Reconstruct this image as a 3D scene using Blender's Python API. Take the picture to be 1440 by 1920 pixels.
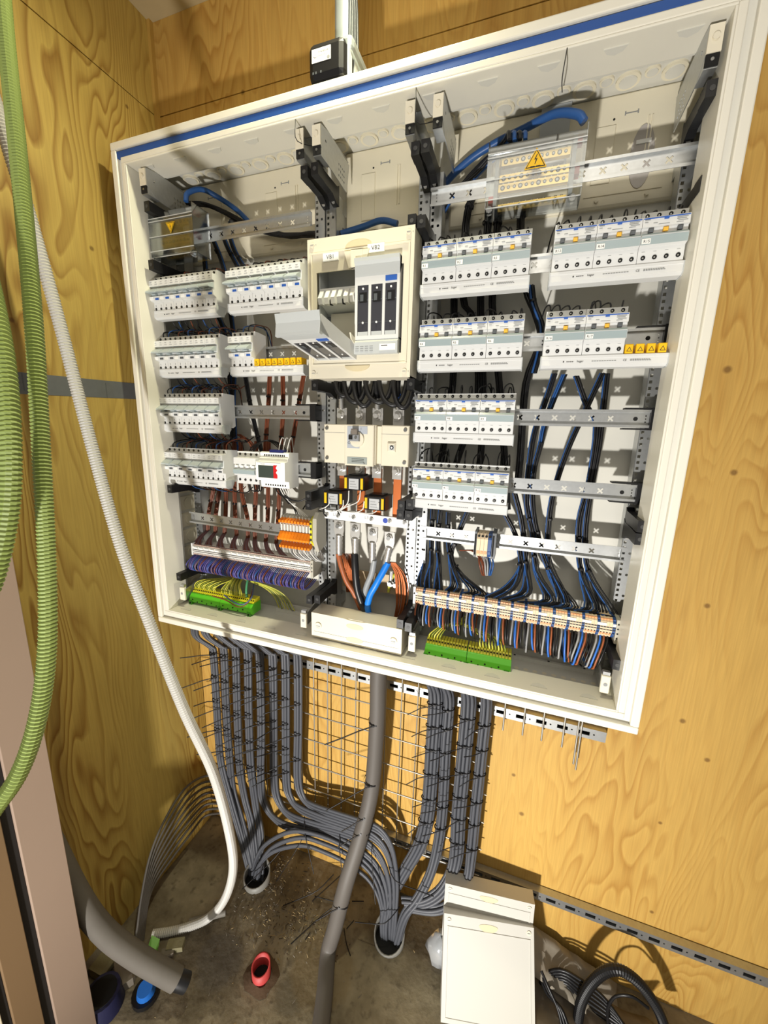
import bpy, math, random
from mathutils import Vector, Matrix
from mathutils.geometry import tessellate_polygon
random.seed(7)
for o in list(bpy.data.objects): bpy.data.objects.remove(o)
SC = bpy.context.scene
COL = SC.collection
ZT = 2.253            # height of the cabinet's top edge above the floor; z below is measured from that edge

# ------------------------------------------------------------------ camera
cam_d = bpy.data.cameras.new('camera'); cam = bpy.data.objects.new('camera', cam_d); COL.objects.link(cam)
cam_d.sensor_fit = 'HORIZONTAL'; cam_d.sensor_width = 36.0; cam_d.lens = 733.0/1440*36; cam_d.clip_start = 0.02
R_ = ((0.94349875, 0.33041058, 0.02527742), (0.09187956, -0.18754919, -0.97794859), (-0.3183838, 0.92501576, -0.20731041))
cam.matrix_world = Matrix(((R_[0][0], -R_[1][0], -R_[2][0], 1.02069), (R_[0][1], -R_[1][1], -R_[2][1], -1.03632),
                           (R_[0][2], -R_[1][2], -R_[2][2], -0.66715+ZT), (0, 0, 0, 1)))
SC.camera = cam
# ------------------------------------------------------------------ light
SC.view_settings.view_transform = 'Standard'; SC.view_settings.look = 'None'
SC.view_settings.gamma = 1.0; SC.view_settings.use_curve_mapping = False
SC.view_settings.exposure = 0.40
W = bpy.data.worlds.new('world'); SC.world = W; W.use_nodes = True
W.node_tree.nodes['Background'].inputs[0].default_value = (1.0, 0.95, 0.86, 1)
W.node_tree.nodes['Background'].inputs[1].default_value = 0.21

def light(name, kind, loc, energy, color, aim=None, **kw):
    d = bpy.data.lights.new(name, kind); d.energy = energy; d.color = color
    for k, v in kw.items(): setattr(d, k, v)
    o = bpy.data.objects.new(name, d); COL.objects.link(o)
    o.location = (loc[0], loc[1], loc[2]+ZT)
    if aim:
        o.rotation_euler = (Vector(aim)-Vector(loc)).to_track_quat('-Z', 'Y').to_euler()
    return o
# the flood light standing on the floor two metres in front of the board
light('floor_work_light', 'SPOT', (0.71, -2.05, -2.10), 220, (1.0, 0.965, 0.91), (0.95, 0, -1.30),
      spot_size=math.radians(100), spot_blend=1.0, shadow_soft_size=0.05)
# dim fill added at ceiling height in front of the closet, no known fixture
light('ceiling_fill', 'AREA', (1.1, -1.7, 0.36), 6, (1.0, 0.92, 0.78), (0.6, -0.3, -1.2), size=0.8)

# ------------------------------------------------------------------ materials
def lin(c):
    c = c/255.0
    return c/12.92 if c <= 0.04045 else ((c+0.055)/1.055)**2.4
def rgb(r, g, b): return (lin(r), lin(g), lin(b), 1)
MATS = {}
def mat(name, col, rough=0.5, metal=0.0, var=0.0, vscale=30, bump=0.0, bscale=200, spec=0.5, emit=0.0, trans=0.0, alpha=1.0, coat=0.0, ior=1.45):
    if name in MATS: return MATS[name]
    m = bpy.data.materials.new(name); m.use_nodes = True
    nt = m.node_tree; b = nt.nodes['Principled BSDF']
    c = rgb(*col)
    b.inputs['Base Color'].default_value = c; b.inputs['Roughness'].default_value = rough
    b.inputs['Metallic'].default_value = metal; b.inputs['Specular IOR Level'].default_value = spec
    b.inputs['Transmission Weight'].default_value = trans; b.inputs['Alpha'].default_value = alpha
    b.inputs['Coat Weight'].default_value = coat; b.inputs['IOR'].default_value = ior
    if emit:
        b.inputs['Emission Color'].default_value = c; b.inputs['Emission Strength'].default_value = emit
    tc = nt.nodes.new('ShaderNodeTexCoord')
    if var:
        n = nt.nodes.new('ShaderNodeTexNoise'); n.inputs['Scale'].default_value = vscale; n.inputs['Detail'].default_value = 5
        nt.links.new(tc.outputs['Object'], n.inputs['Vector'])
        r = nt.nodes.new('ShaderNodeMixRGB'); r.blend_type = 'MIX'
        r.inputs[1].default_value = tuple(v*(1-var) for v in c[:3])+(1,); r.inputs[2].default_value = tuple(min(1, v*(1+var)) for v in c[:3])+(1,)
        nt.links.new(n.outputs['Fac'], r.inputs[0]); nt.links.new(r.outputs[0], b.inputs['Base Color'])
    if bump:
        n = nt.nodes.new('ShaderNodeTexNoise'); n.inputs['Scale'].default_value = bscale; n.inputs['Detail'].default_value = 3
        nt.links.new(tc.outputs['Object'], n.inputs['Vector'])
        bp = nt.nodes.new('ShaderNodeBump'); bp.inputs['Strength'].default_value = bump; bp.inputs['Distance'].default_value = 0.002
        nt.links.new(n.outputs['Fac'], bp.inputs['Height']); nt.links.new(bp.outputs[0], b.inputs['Normal'])
    MATS[name] = m
    return m

def plywood(name, light_c, dark_c, seed, knots=(), up='Z', across='X', grain=0.55):
    """Rotary cut softwood veneer: contour lines of a stretched noise field, fine pores and a few knots."""
    m = bpy.data.materials.new(name); m.use_nodes = True
    nt = m.node_tree; b = nt.nodes['Principled BSDF']; N = nt.nodes.new; Lk = nt.links.new
    tc = N('ShaderNodeTexCoord')
    mp = N('ShaderNodeMapping'); Lk(tc.outputs['Object'], mp.inputs[0])
    sc = {'X': 4.0, 'Y': 4.0, 'Z': 4.0}; sc[up] = 0.75
    mp.inputs['Scale'].default_value = (sc['X'], sc['Y'], sc['Z']); mp.inputs['Location'].default_value = (seed*3.1, seed*1.7, seed*5.3)
    n1 = N('ShaderNodeTexNoise'); n1.inputs['Scale'].default_value = 1.0; n1.inputs['Detail'].default_value = 3.0
    n1.inputs['Roughness'].default_value = 0.45; n1.inputs['Distortion'].default_value = 0.25
    Lk(mp.outputs[0], n1.inputs['Vector'])
    mu = N('ShaderNodeMath'); mu.operation = 'MULTIPLY'; mu.inputs[1].default_value = 40.0; Lk(n1.outputs['Fac'], mu.inputs[0])
    fr = N('ShaderNodeMath'); fr.operation = 'FRACT'; Lk(mu.outputs[0], fr.inputs[0])
    rp = N('ShaderNodeValToRGB'); e = rp.color_ramp.elements
    e[0].position = 0.0; e[0].color = (0.0, 0.0, 0.0, 1); e[1].position = 0.5; e[1].color = (0.30, 0.30, 0.30, 1)
    x = e.new(0.86); x.color = (1, 1, 1, 1); x = e.new(1.0); x.color = (0.15, 0.15, 0.15, 1)
    Lk(fr.outputs[0], rp.inputs[0])
    # broad tone
    n2 = N('ShaderNodeTexNoise'); n2.inputs['Scale'].default_value = 0.55; n2.inputs['Detail'].default_value = 2.0; Lk(mp.outputs[0], n2.inputs['Vector'])
    # where the lines are strong
    n4 = N('ShaderNodeTexNoise'); n4.inputs['Scale'].default_value = 1.3; Lk(mp.outputs[0], n4.inputs['Vector'])
    mr = N('ShaderNodeMapRange'); mr.inputs[1].default_value = 0.35; mr.inputs[2].default_value = 0.65; mr.inputs[3].default_value = 0.15; mr.inputs[4].default_value = 1.0
    Lk(n4.outputs['Fac'], mr.inputs[0])
    st = N('ShaderNodeMath'); st.operation = 'MULTIPLY'; Lk(rp.outputs[0], st.inputs[0]); Lk(mr.outputs[0], st.inputs[1])
    sg = N('ShaderNodeMath'); sg.operation = 'MULTIPLY'; sg.inputs[1].default_value = grain; Lk(st.outputs[0], sg.inputs[0])
    # fine fibres
    mp2 = N('ShaderNodeMapping'); Lk(tc.outputs['Object'], mp2.inputs[0])
    s2 = {'X': 260, 'Y': 260, 'Z': 260}; s2[up] = 8; mp2.inputs['Scale'].default_value = (s2['X'], s2['Y'], s2['Z'])
    n3 = N('ShaderNodeTexNoise'); n3.inputs['Scale'].default_value = 1.0; n3.inputs['Detail'].default_value = 2; Lk(mp2.outputs[0], n3.inputs['Vector'])
    mix = N('ShaderNodeMixRGB'); mix.inputs[1].default_value = rgb(*light_c); mix.inputs[2].default_value = rgb(*dark_c); Lk(sg.outputs[0], mix.inputs[0])
    m2 = N('ShaderNodeMixRGB'); m2.blend_type = 'MULTIPLY'; m2.inputs[0].default_value = 1.0; Lk(mix.outputs[0], m2.inputs[1])
    r2 = N('ShaderNodeMapRange'); r2.inputs[1].default_value = 0.3; r2.inputs[2].default_value = 0.7; r2.inputs[3].default_value = 0.86; r2.inputs[4].default_value = 1.04
    Lk(n2.outputs['Fac'], r2.inputs[0]); Lk(r2.outputs[0], m2.inputs[2])
    m3 = N('ShaderNodeMixRGB'); m3.blend_type = 'MULTIPLY'; m3.inputs[0].default_value = 1.0; Lk(m2.outputs[0], m3.inputs[1])
    r3 = N('ShaderNodeMapRange'); r3.inputs[1].default_value = 0.3; r3.inputs[2].default_value = 0.7; r3.inputs[3].default_value = 0.90; r3.inputs[4].default_value = 1.05
    Lk(n3.outputs['Fac'], r3.inputs[0]); Lk(r3.outputs[0], m3.inputs[2])
    last = m3.outputs[0]
    for (kx, ky, kz, kr) in knots:
        vm = N('ShaderNodeVectorMath'); vm.operation = 'DISTANCE'; vm.inputs[1].default_value = (kx, ky, kz); Lk(tc.outputs['Object'], vm.inputs[0])
        kk = N('ShaderNodeMapRange'); kk.inputs[1].default_value = kr*0.45; kk.inputs[2].default_value = kr; kk.inputs[3].default_value = 0.65; kk.inputs[4].default_value = 0.0
        Lk(vm.outputs['Value'], kk.inputs[0])
        km = N('ShaderNodeMixRGB'); km.inputs[2].default_value = rgb(80, 45, 16); Lk(kk.outputs[0], km.inputs[0]); Lk(last, km.inputs[1]); last = km.outputs[0]
    Lk(last, b.inputs['Base Color'])
    b.inputs['Roughness'].default_value = 0.55; b.inputs['Specular IOR Level'].default_value = 0.3
    bp = N('ShaderNodeBump'); bp.inputs['Strength'].default_value = 0.15; bp.inputs['Distance'].default_value = 0.001
    Lk(n3.outputs['Fac'], bp.inputs['Height']); Lk(bp.outputs[0], b.inputs['Normal'])
    return m

M_WHITE = mat('cabinet_white_paint', (226, 222, 208), 0.35, var=0.03, vscale=9)
M_WHITE2 = mat('cabinet_inner_white', (214, 212, 202), 0.45, var=0.03, vscale=7)
M_CREAM = mat('cream_plastic', (230, 222, 198), 0.5, var=0.05, vscale=12, bump=0.1, bscale=60)
M_IVORY = mat('ivory_plastic', (222, 215, 195), 0.38, var=0.02)
M_DEV = mat('device_light_grey', (216, 217, 216), 0.42)
M_DEV2 = mat('device_mid_grey', (188, 192, 192), 0.42)
M_FLAP = mat('device_clear_grey_flap', (158, 172, 174), 0.25, spec=0.6)
M_LEVER = mat('breaker_lever_grey', (176, 186, 188), 0.28, spec=0.6)
M_BLACK = mat('black_plastic', (20, 20, 22), 0.4)
M_HOLE = mat('dark_recess', (14, 14, 14), 0.8)
M_SCREW = mat('screw_steel', (150, 150, 148), 0.35, metal=0.9)
M_GALV = mat('galvanised_steel', (190, 192, 192), 0.36, metal=0.85, var=0.12, vscale=120)
M_STEEL = mat('bright_steel', (208, 206, 202), 0.32, metal=0.75)
M_BRASS = mat('brass', (216, 186, 110), 0.3, metal=0.7)
M_COPPER = mat('copper', (204, 116, 66), 0.4, metal=0.75)
M_BLUE = mat('blue_seal', (36, 78, 148), 0.5)
M_BLUEP = mat('blue_print', (40, 90, 175), 0.5)
M_YEL = mat('yellow_plastic', (236, 186, 20), 0.45)
M_YTOG = mat('yellow_button', (232, 180, 60), 0.45)
M_GREY = mat('toggle_dark_grey', (84, 88, 92), 0.4)
M_PRINT = mat('dark_print', (40, 40, 42), 0.6)
M_PRINT2 = mat('grey_print', (140, 142, 142), 0.6)
M_LABEL = mat('paper_label', (240, 240, 236), 0.6)
M_ORANGE = mat('orange_plastic', (238, 132, 20), 0.45)
M_TERM = mat('terminal_grey', (176, 172, 158), 0.5)
M_GREEN = mat('green_plastic', (96, 196, 40), 0.4)
M_TYEL = mat('terminal_yellow', (214, 206, 40), 0.4)
M_RED = mat('red_plastic', (200, 30, 34), 0.4)
M_GLASS = mat('clear_plastic', (235, 240, 240), 0.06, trans=1.0, ior=1.25)
M_SMOKE = mat('smoked_window', (60, 60, 66), 0.12, spec=0.7)
M_WBLACK = mat('wire_black', (22, 22, 24), 0.38)
M_WBLUE = mat('wire_blue', (38, 80, 138), 0.4)
M_WBROWN = mat('wire_brown', (112, 58, 34), 0.42)
M_WGREY = mat('wire_grey', (150, 150, 150), 0.42)
M_WWHITE = mat('wire_white', (222, 220, 214), 0.42)
M_WPURP = mat('wire_violet_brown', (118, 92, 100), 0.45)
M_WVIOL = mat('wire_violet_blue', (66, 62, 128), 0.42)
M_WYG = mat('wire_green_yellow', (190, 186, 62), 0.45)
M_CABLE = mat('cable_grey', (74, 76, 82), 0.5, bump=0.05)
M_CABLE2 = mat('cable_dusty_grey', (86, 81, 76), 0.6, bump=0.1)
M_TIE = mat('cable_tie_black', (18, 16, 18), 0.45)

# ------------------------------------------------------------------ mesh helpers
class MB:
    def __init__(s): s.v = []; s.f = []; s.m = []; s.sm = []; s.mats = []; s.T = None
    def mi(s, m):
        if m not in s.mats: s.mats.append(m)
        return s.mats.index(m)
    def add(s, vs, fs, m, smooth=False):
        b = len(s.v)
        if s.T is not None: vs = [tuple(s.T @ Vector(p)) for p in vs]
        s.v += [tuple(p) for p in vs]; k = s.mi(m)
        for f in fs: s.f.append(tuple(i+b for i in f)); s.m.append(k); s.sm.append(smooth)
        return s
    def box(s, x0, x1, y0, y1, z0, z1, m):
        vs = [(x0, y0, z0), (x1, y0, z0), (x1, y1, z0), (x0, y1, z0), (x0, y0, z1), (x1, y0, z1), (x1, y1, z1), (x0, y1, z1)]
        return s.add(vs, [(0, 3, 2, 1), (4, 5, 6, 7), (0, 1, 5, 4), (1, 2, 6, 5), (2, 3, 7, 6), (3, 0, 4, 7)], m)
    def cbox(s, x0, x1, y0, y1, z0, z1, m, c=0.002):
        """box with its four front (low y) edges chamfered"""
        vs = [(x0, y1, z0), (x1, y1, z0), (x1, y1, z1), (x0, y1, z1), (x0, y0+c, z0), (x1, y0+c, z0), (x1, y0+c, z1), (x0, y0+c, z1),
              (x0+c, y0, z0+c), (x1-c, y0, z0+c), (x1-c, y0, z1-c), (x0+c, y0, z1-c)]
        return s.add(vs, [(0, 3, 2, 1), (0, 1, 5, 4), (1, 2, 6, 5), (2, 3, 7, 6), (3, 0, 4, 7), (4, 5, 9, 8), (5, 6, 10, 9), (6, 7, 11, 10), (7, 4, 8, 11), (8, 9, 10, 11)], m)
    def prism(s, prof, x0, x1, m, axis='X', smooth=False):
        """closed profile extruded; axis X: prof=(y,z); Y: prof=(x,z); Z: prof=(x,y)"""
        n = len(prof)
        def P(a, b, t): return {'X': (t, a, b), 'Y': (a, t, b), 'Z': (a, b, t)}[axis]
        vs = [P(a, b, x0) for a, b in prof]+[P(a, b, x1) for a, b in prof]
        fs = [(i, (i+1) % n, n+(i+1) % n, n+i) for i in range(n)]
        tri = tessellate_polygon([[Vector((a, b, 0)) for a, b in prof]])
        cap = [tuple(t) for t in tri]+[tuple(n+i for i in t[::-1]) for t in tri]
        s.add(vs, fs, m, smooth); return s.add(vs, cap, m)
    def cyl(s, p0, p1, r, m, n=10, r1=None, caps=True, smooth=True):
        p0 = Vector(p0); p1 = Vector(p1); d = (p1-p0).normalized()
        u = d.orthogonal().normalized(); w = d.cross(u); r1 = r if r1 is None else r1
        vs = []
        for p, q in ((p0, r), (p1, r1)):
            for i in range(n):
                a = 2*math.pi*i/n; vs.append(p+u*math.cos(a)*q+w*math.sin(a)*q)
        s.add(vs, [(i, (i+1) % n, n+(i+1) % n, n+i) for i in range(n)], m, smooth)
        if caps: s.add(vs, [tuple(range(n))[::-1], tuple(range(n, 2*n))], m)
        return s
    def disc(s, c, r, m, n=8, ax=(0, -1, 0)):
        d = Vector(ax).normalized(); u = d.orthogonal().normalized(); w = d.cross(u); c = Vector(c)
        return s.add([c+u*math.cos(2*math.pi*i/n)*r+w*math.sin(2*math.pi*i/n)*r for i in range(n)], [tuple(range(n))], m)
    def tube(s, pts, r, m, n=6, closed=False, smooth=True, rs=None):
        pts = [Vector(p) for p in pts]; k = len(pts); vs = []; u = None
        for i, p in enumerate(pts):
            a = pts[i-1] if i else pts[0]; b = pts[i+1] if i < k-1 else pts[-1]
            d = (b-a).normalized() if (b-a).length > 1e-9 else Vector((0, 0, 1))
            if u is None: u = d.orthogonal().normalized()
            u = (u-d*u.dot(d)); u = u.normalized() if u.length > 1e-6 else d.orthogonal().normalized()
            w = d.cross(u); q = rs[i] if rs else r
            for j in range(n):
                an = 2*math.pi*j/n; vs.append(p+u*math.cos(an)*q+w*math.sin(an)*q)
        fs = []
        for i in range(k-1):
            for j in range(n):
                fs.append((i*n+j, i*n+(j+1) % n, (i+1)*n+(j+1) % n, (i+1)*n+j))
        s.add(vs, fs, m, smooth)
        return s.add(vs, [tuple(range(n))[::-1], tuple((k-1)*n+j for j in range(n))], m)
    def plate(s, outer, holes, t, m, axis='Y', pos=0.0):
        """flat sheet with real holes, thickness t, at coordinate pos on axis; edges of the holes walled"""
        loops = [outer]+list(holes); flat = [p for l in loops for p in l]
        tri = tessellate_polygon([[Vector((a, b, 0)) for a, b in l] for l in loops])
        def P(a, b, q): return {'Y': (a, q, b), 'X': (q, a, b), 'Z': (a, b, q)}[axis]
        n = len(flat)
        vs = [P(a, b, pos) for a, b in flat]+[P(a, b, pos+t) for a, b in flat]
        fs = [tuple(x) for x in tri]+[tuple(n+i for i in x[::-1]) for x in tri]
        o = 0
        for l in loops:
            k = len(l)
            for i in range(k): fs.append((o+i, o+(i+1) % k, n+o+(i+1) % k, n+o+i))
            o += k
        return s.add(vs, fs, m)
    def text(s, txt, x, y, z, size, m, align='LEFT', M=None, lift=0.0004):
        """flat lettering; default faces -Y with its base line at (x, y, z)"""
        vs, fs = text_geo(txt, align)
        if M is None: return s.add([(x+a*size, y-lift, z+b*size) for a, b in vs], fs, m)
        return s.add([M @ Vector((a*size, -lift, b*size)) for a, b in vs], fs, m)
    def mesh(s, name):
        me = bpy.data.meshes.new(name); me.from_pydata(s.v, [], s.f)
        for m in s.mats: me.materials.append(m)
        me.polygons.foreach_set('material_index', s.m); me.polygons.foreach_set('use_smooth', s.sm); me.update()
        return me
TXT = {}
def text_geo(txt, align):
    k = (txt, align)
    if k not in TXT:
        c = bpy.data.curves.new('t', 'FONT'); c.body = txt; c.align_x = align; c.resolution_u = 2; c.size = 1.0
        o = bpy.data.objects.new('t', c); COL.objects.link(o)
        bpy.context.view_layer.update()
        me = bpy.data.meshes.new_from_object(o.evaluated_get(bpy.context.evaluated_depsgraph_get()))
        TXT[k] = ([(v.co.x, v.co.y) for v in me.vertices], [tuple(p.vertices)[::1] for p in me.polygons])
        bpy.data.objects.remove(o); bpy.data.meshes.remove(me); bpy.data.curves.remove(c)
    return TXT[k]

def link(name, data, parent=None, loc=None):
    o = bpy.data.objects.new(name, data); COL.objects.link(o)
    if parent is not None: o.parent = parent
    if loc is not None: o.location = loc
    return o
def setp(o, label=None, cat=None, group=None, kind=None):
    if label: o['label'] = label
    if cat: o['category'] = cat
    if group: o['group'] = group
    if kind: o['kind'] = kind
    return o
def thing(name, label, cat, at, group=None, rot=None):
    o = link(name, None, None, (at[0], at[1], at[2]+ZT)); o.empty_display_size = 0.05
    if rot: o.rotation_euler = rot
    return setp(o, label, cat, group)
def part(mb, name, parent, origin=None, label=None, bevel=0, kind=None):
    """mb is in board coordinates; origin is the parent's anchor"""
    if origin is not None:
        mb.v = [(a-origin[0], b-origin[1], c-origin[2]) for a, b, c in mb.v]
    o = link(name, mb.mesh(name), parent)
    if label: o['label'] = label
    if kind: o['kind'] = kind
    if bevel: add_bevel(o, bevel)
    return o
def add_bevel(o, w, seg=2):
    b = o.modifiers.new('bevel', 'BEVEL'); b.width = w; b.segments = seg; b.limit_method = 'ANGLE'; b.angle_limit = math.radians(40)
def single(mb, name, label, cat, group=None, origin=None, kind=None, bevel=0):
    """a thing that is one mesh; its origin is put at its lowest centre"""
    if origin is None:
        xs = [p[0] for p in mb.v]; ys = [p[1] for p in mb.v]; zs = [p[2] for p in mb.v]
        origin = ((min(xs)+max(xs))/2, (min(ys)+max(ys))/2, min(zs))
    mb.v = [(a-origin[0], b-origin[1], c-origin[2]) for a, b, c in mb.v]
    o = link(name, mb.mesh(name), None, (origin[0], origin[1], origin[2]+ZT))
    if bevel: add_bevel(o, bevel)
    return setp(o, label, cat, group, kind)
def stamp(name, parts, label, cat, at, group=None, rot=None):
    """a copy of a thing: parts = [(name, mesh, label)] share their mesh data"""
    r = thing(name, label, cat, at, group, rot)
    for n, me, lb in parts:
        o = link(n, me, r)
        if lb: o['label'] = lb
    return r
def spline(pts, k=6):
    """Catmull-Rom through the points"""
    P = [Vector(p) for p in pts]; out = []
    for i in range(len(P)-1):
        a = P[i-1] if i else P[0]*2-P[1]; b = P[i]; c = P[i+1]; d = P[i+2] if i+2 < len(P) else P[-1]*2-P[-2]
        for j in range(k):
            t = j/k
            out.append(0.5*((2*b)+(c-a)*t+(2*a-5*b+4*c-d)*t*t+(3*b-a-3*c+d)*t**3))
    out.append(P[-1]); return out
ORD = ['first', 'second', 'third', 'fourth', 'fifth', 'sixth', 'seventh', 'eighth', 'ninth', 'tenth', 'eleventh', 'twelfth', 'thirteenth', 'fourteenth']
def rectl(x0, x1, z0, z1): return [(x0, z0), (x1, z0), (x1, z1), (x0, z1)]
def ngon(cx, cz, r, n=8): return [(cx+r*math.cos(2*math.pi*i/n), cz+r*math.sin(2*math.pi*i/n)) for i in range(n)]
def xhole(cx, cz, a=0.0062, w=0.0024):
    pts = [(w, 0), (a, a-w), (a-w, a), (0, w), (-(a-w), a), (-a, a-w), (-w, 0), (-a, -(a-w)), (-(a-w), -a), (0, -w), (a-w, -a), (a, -(a-w))]
    return [(cx+p, cz+q) for p, q in pts]
def LK(a, d, k): return (a[0]+d[0]*k, a[1]+d[1]*k, a[2]+d[2]*k)
# ================================================================== the room
FL = -2.253; XL = -0.0546; CE = 0.41
def structure(name, label=None):
    o = link(name, None, None, (0, 0, ZT)); o['kind'] = 'structure'
    if label: o['label'] = label
    return o
def smesh(mb, name):
    o = link(name, mb.mesh(name), None, (0, 0, ZT)); o['kind'] = 'structure'; return o
# concrete floor
mF = bpy.data.materials.new('dusty_concrete'); mF.use_nodes = True
def concrete(m):
    nt = m.node_tree; b = nt.nodes['Principled BSDF']; N = nt.nodes.new; Lk = nt.links.new
    tc = N('ShaderNodeTexCoord')
    a = N('ShaderNodeTexNoise'); a.inputs['Scale'].default_value = 5.5; a.inputs['Detail'].default_value = 9; a.inputs['Roughness'].default_value = 0.62; Lk(tc.outputs['Object'], a.inputs['Vector'])
    r = N('ShaderNodeValToRGB'); e = r.color_ramp.elements
    e[0].position = 0.33; e[0].color = rgb(80, 70, 52); e[1].position = 0.68; e[1].color = rgb(150, 139, 115)
    Lk(a.outputs['Fac'], r.inputs[0])
    c = N('ShaderNodeTexNoise'); c.inputs['Scale'].default_value = 45; c.inputs['Detail'].default_value = 6; Lk(tc.outputs['Object'], c.inputs['Vector'])
    rr = N('ShaderNodeMapRange'); rr.inputs[1].default_value = 0.56; rr.inputs[2].default_value = 0.72; rr.inputs[3].default_value = 0.0; rr.inputs[4].default_value = 0.6; Lk(c.outputs['Fac'], rr.inputs[0])
    mx = N('ShaderNodeMixRGB'); mx.inputs[2].default_value = rgb(62, 52, 38); Lk(rr.outputs[0], mx.inputs[0]); Lk(r.outputs[0], mx.inputs[1])
    last = mx.outputs[0]
    for (x, y, rad, col, fa) in ((0.5405, -0.352, 0.052, (92, 84, 68), 0.75), (0.60, -0.27, 0.10, (112, 94, 62), 0.5), (0.30, -0.36, 0.075, (92, 86, 76), 0.7)):
        d = N('ShaderNodeVectorMath'); d.operation = 'DISTANCE'; d.inputs[1].default_value = (x, y, FL); Lk(tc.outputs['Object'], d.inputs[0])
        ad = N('ShaderNodeMath'); ad.operation = 'MULTIPLY_ADD'; ad.inputs[1].default_value = 0.035; Lk(c.outputs['Fac'], ad.inputs[0]); Lk(d.outputs['Value'], ad.inputs[2])
        q = N('ShaderNodeMapRange'); q.inputs[1].default_value = rad; q.inputs[2].default_value = rad+0.02; q.inputs[3].default_value = fa; q.inputs[4].default_value = 0; Lk(ad.outputs[0], q.inputs[0])
        k = N('ShaderNodeMixRGB'); k.inputs[2].default_value = rgb(*col); Lk(q.outputs[0], k.inputs[0]); Lk(last, k.inputs[1]); last = k.outputs[0]
    Lk(last, b.inputs['Base Color']); b.inputs['Roughness'].default_value = 0.8
    bp = N('ShaderNodeBump'); bp.inputs['Strength'].default_value = 0.5; bp.inputs['Distance'].default_value = 0.004; Lk(c.outputs['Fac'], bp.inputs['Height']); Lk(bp.outputs[0], b.inputs['Normal'])
concrete(mF)
mb = MB(); mb.box(-0.6, 3.2, -3.2, 0.15, FL-0.1, FL, mF); smesh(mb, 'floor')
mb = MB(); mb.box(-0.2, 3.2, -0.75, 0.15, CE, CE+0.05, mat('ceiling_board', (176, 160, 124), 0.8, var=0.08, vscale=20)); smesh(mb, 'ceiling')
kn = [(1.4059, 0, -.529, 0.0096), (1.4527, 0, -.739, 0.0084), (1.4554, 0, -1.0457, 0.0078), (1.4551, 0, -1.3512, 0.0084), (1.52, 0, -1.4419, 0.0078), (1.4534, 0, -1.6603, 0.0060),
      (1.1185, 0, -1.7694, 0.0090), (1.0848, 0, -1.6445, 0.0072), (1.4763, 0, -1.9532, 0.0066), (0.2404, 0, .1907, 0.0072), (0.5651, 0, .1967, 0.0072)]
P_BACK = plywood('plywood_back', (196, 157, 82), (156, 106, 38), 1.0, kn, grain=0.62)
P_LEFT = plywood('plywood_left', (192, 164, 86), (134, 94, 32), 4.0, [(XL, -.2396, -.2384, 0.0072), (XL, -.0982, .1544, 0.0060), (XL, -.4377, -.455, 0.0066)], grain=0.9)
P_EDGE = mat('wall_core', (120, 84, 40), 0.8)
wb = structure('wall_back')
mb = MB(); mb.box(XL-0.05, 3.2, 0.018, 0.10, FL, CE, P_EDGE); o = part(mb, 'stud_core', wb)
for x0, x1, z0, z1 in ((XL, 2.44, FL, 0.190), (2.443, 3.2, FL, 0.190), (XL, 2.44, 0.1925, CE), (2.443, 3.2, 0.1925, CE)):
    mb = MB(); mb.box(x0+0.0005, x1, 0, 0.018, z0, z1, P_BACK); part(mb, 'panel', wb, bevel=0.0008)
wl = structure('wall_left')
mb = MB(); mb.box(XL-0.10, XL-0.018, -0.66, 0.10, FL, CE, P_EDGE); part(mb, 'stud_core', wl)
for z0, z1 in ((FL, 0.190), (0.1925, CE)):
    mb = MB(); mb.box(XL-0.018, XL, -0.66, -0.0005, z0, z1, P_LEFT); part(mb, 'panel', wl, bevel=0.0008)
# strip of trim and filler in the upper corner
mb = MB(); mb.box(XL, XL+0.010, -0.012, 0, 0.03, CE, mat('corner_sealant', (176, 140, 66), 0.7)); smesh(mb, 'trim_1')
# grey tape on the left wall
M_TAPE = mat('grey_tape', (98, 101, 103), 0.55, var=0.12, vscale=60)
mb = MB(); mb.prism([(-0.4485, -0.5635), (-0.10, -0.5545), (-0.10, -0.598), (-0.450, -0.6105)], XL, XL+0.0006, M_TAPE)
tp = thing('duct_tape', 'strip of grey duct tape stuck across the left plywood wall', 'tape', (XL, -0.3, -0.6))
part(mb, 'tape_strip', tp, (XL, -0.3, -0.6))
for yy in (-0.435, -0.33, -0.245):
    mb = MB(); mb.box(XL+0.0006, XL+0.0009, yy-0.0012, yy+0.0012, -0.603, -0.564, mat('tape_crease', (84, 88, 90), 0.6)); part(mb, 'crease', tp, (XL, -0.3, -0.6))
# door frame at the left, where the closet opens
M_JAMB = mat('door_jamb_paint', (154, 133, 117), 0.55, var=0.04, vscale=6)
dr = structure('door_1')
def jamb(x0, x1, y0, y1, m, name):
    mb = MB(); mb.box(x0, x1, y0, y1, FL, CE, m); part(mb, name, dr, bevel=0.0015)
jamb(XL-0.05, 0.100, -0.66, -0.585, M_JAMB, 'frame_face')
jamb(XL-0.05, 0.094, -0.680, -0.66, mat('black_rubber', (24, 20, 18), 0.7), 'rubber_seal')
jamb(XL-0.05, 0.100, -0.726, -0.680, mat('door_stop_brown', (120, 96, 68), 0.55), 'stop_strip')
jamb(XL-0.05, 0.094, -0.742, -0.726, MATS['black_rubber'], 'rubber_seal')
jamb(XL-0.05, 0.100, -0.86, -0.742, mat('door_leaf_white', (226, 216, 192), 0.5), 'casing')

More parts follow.
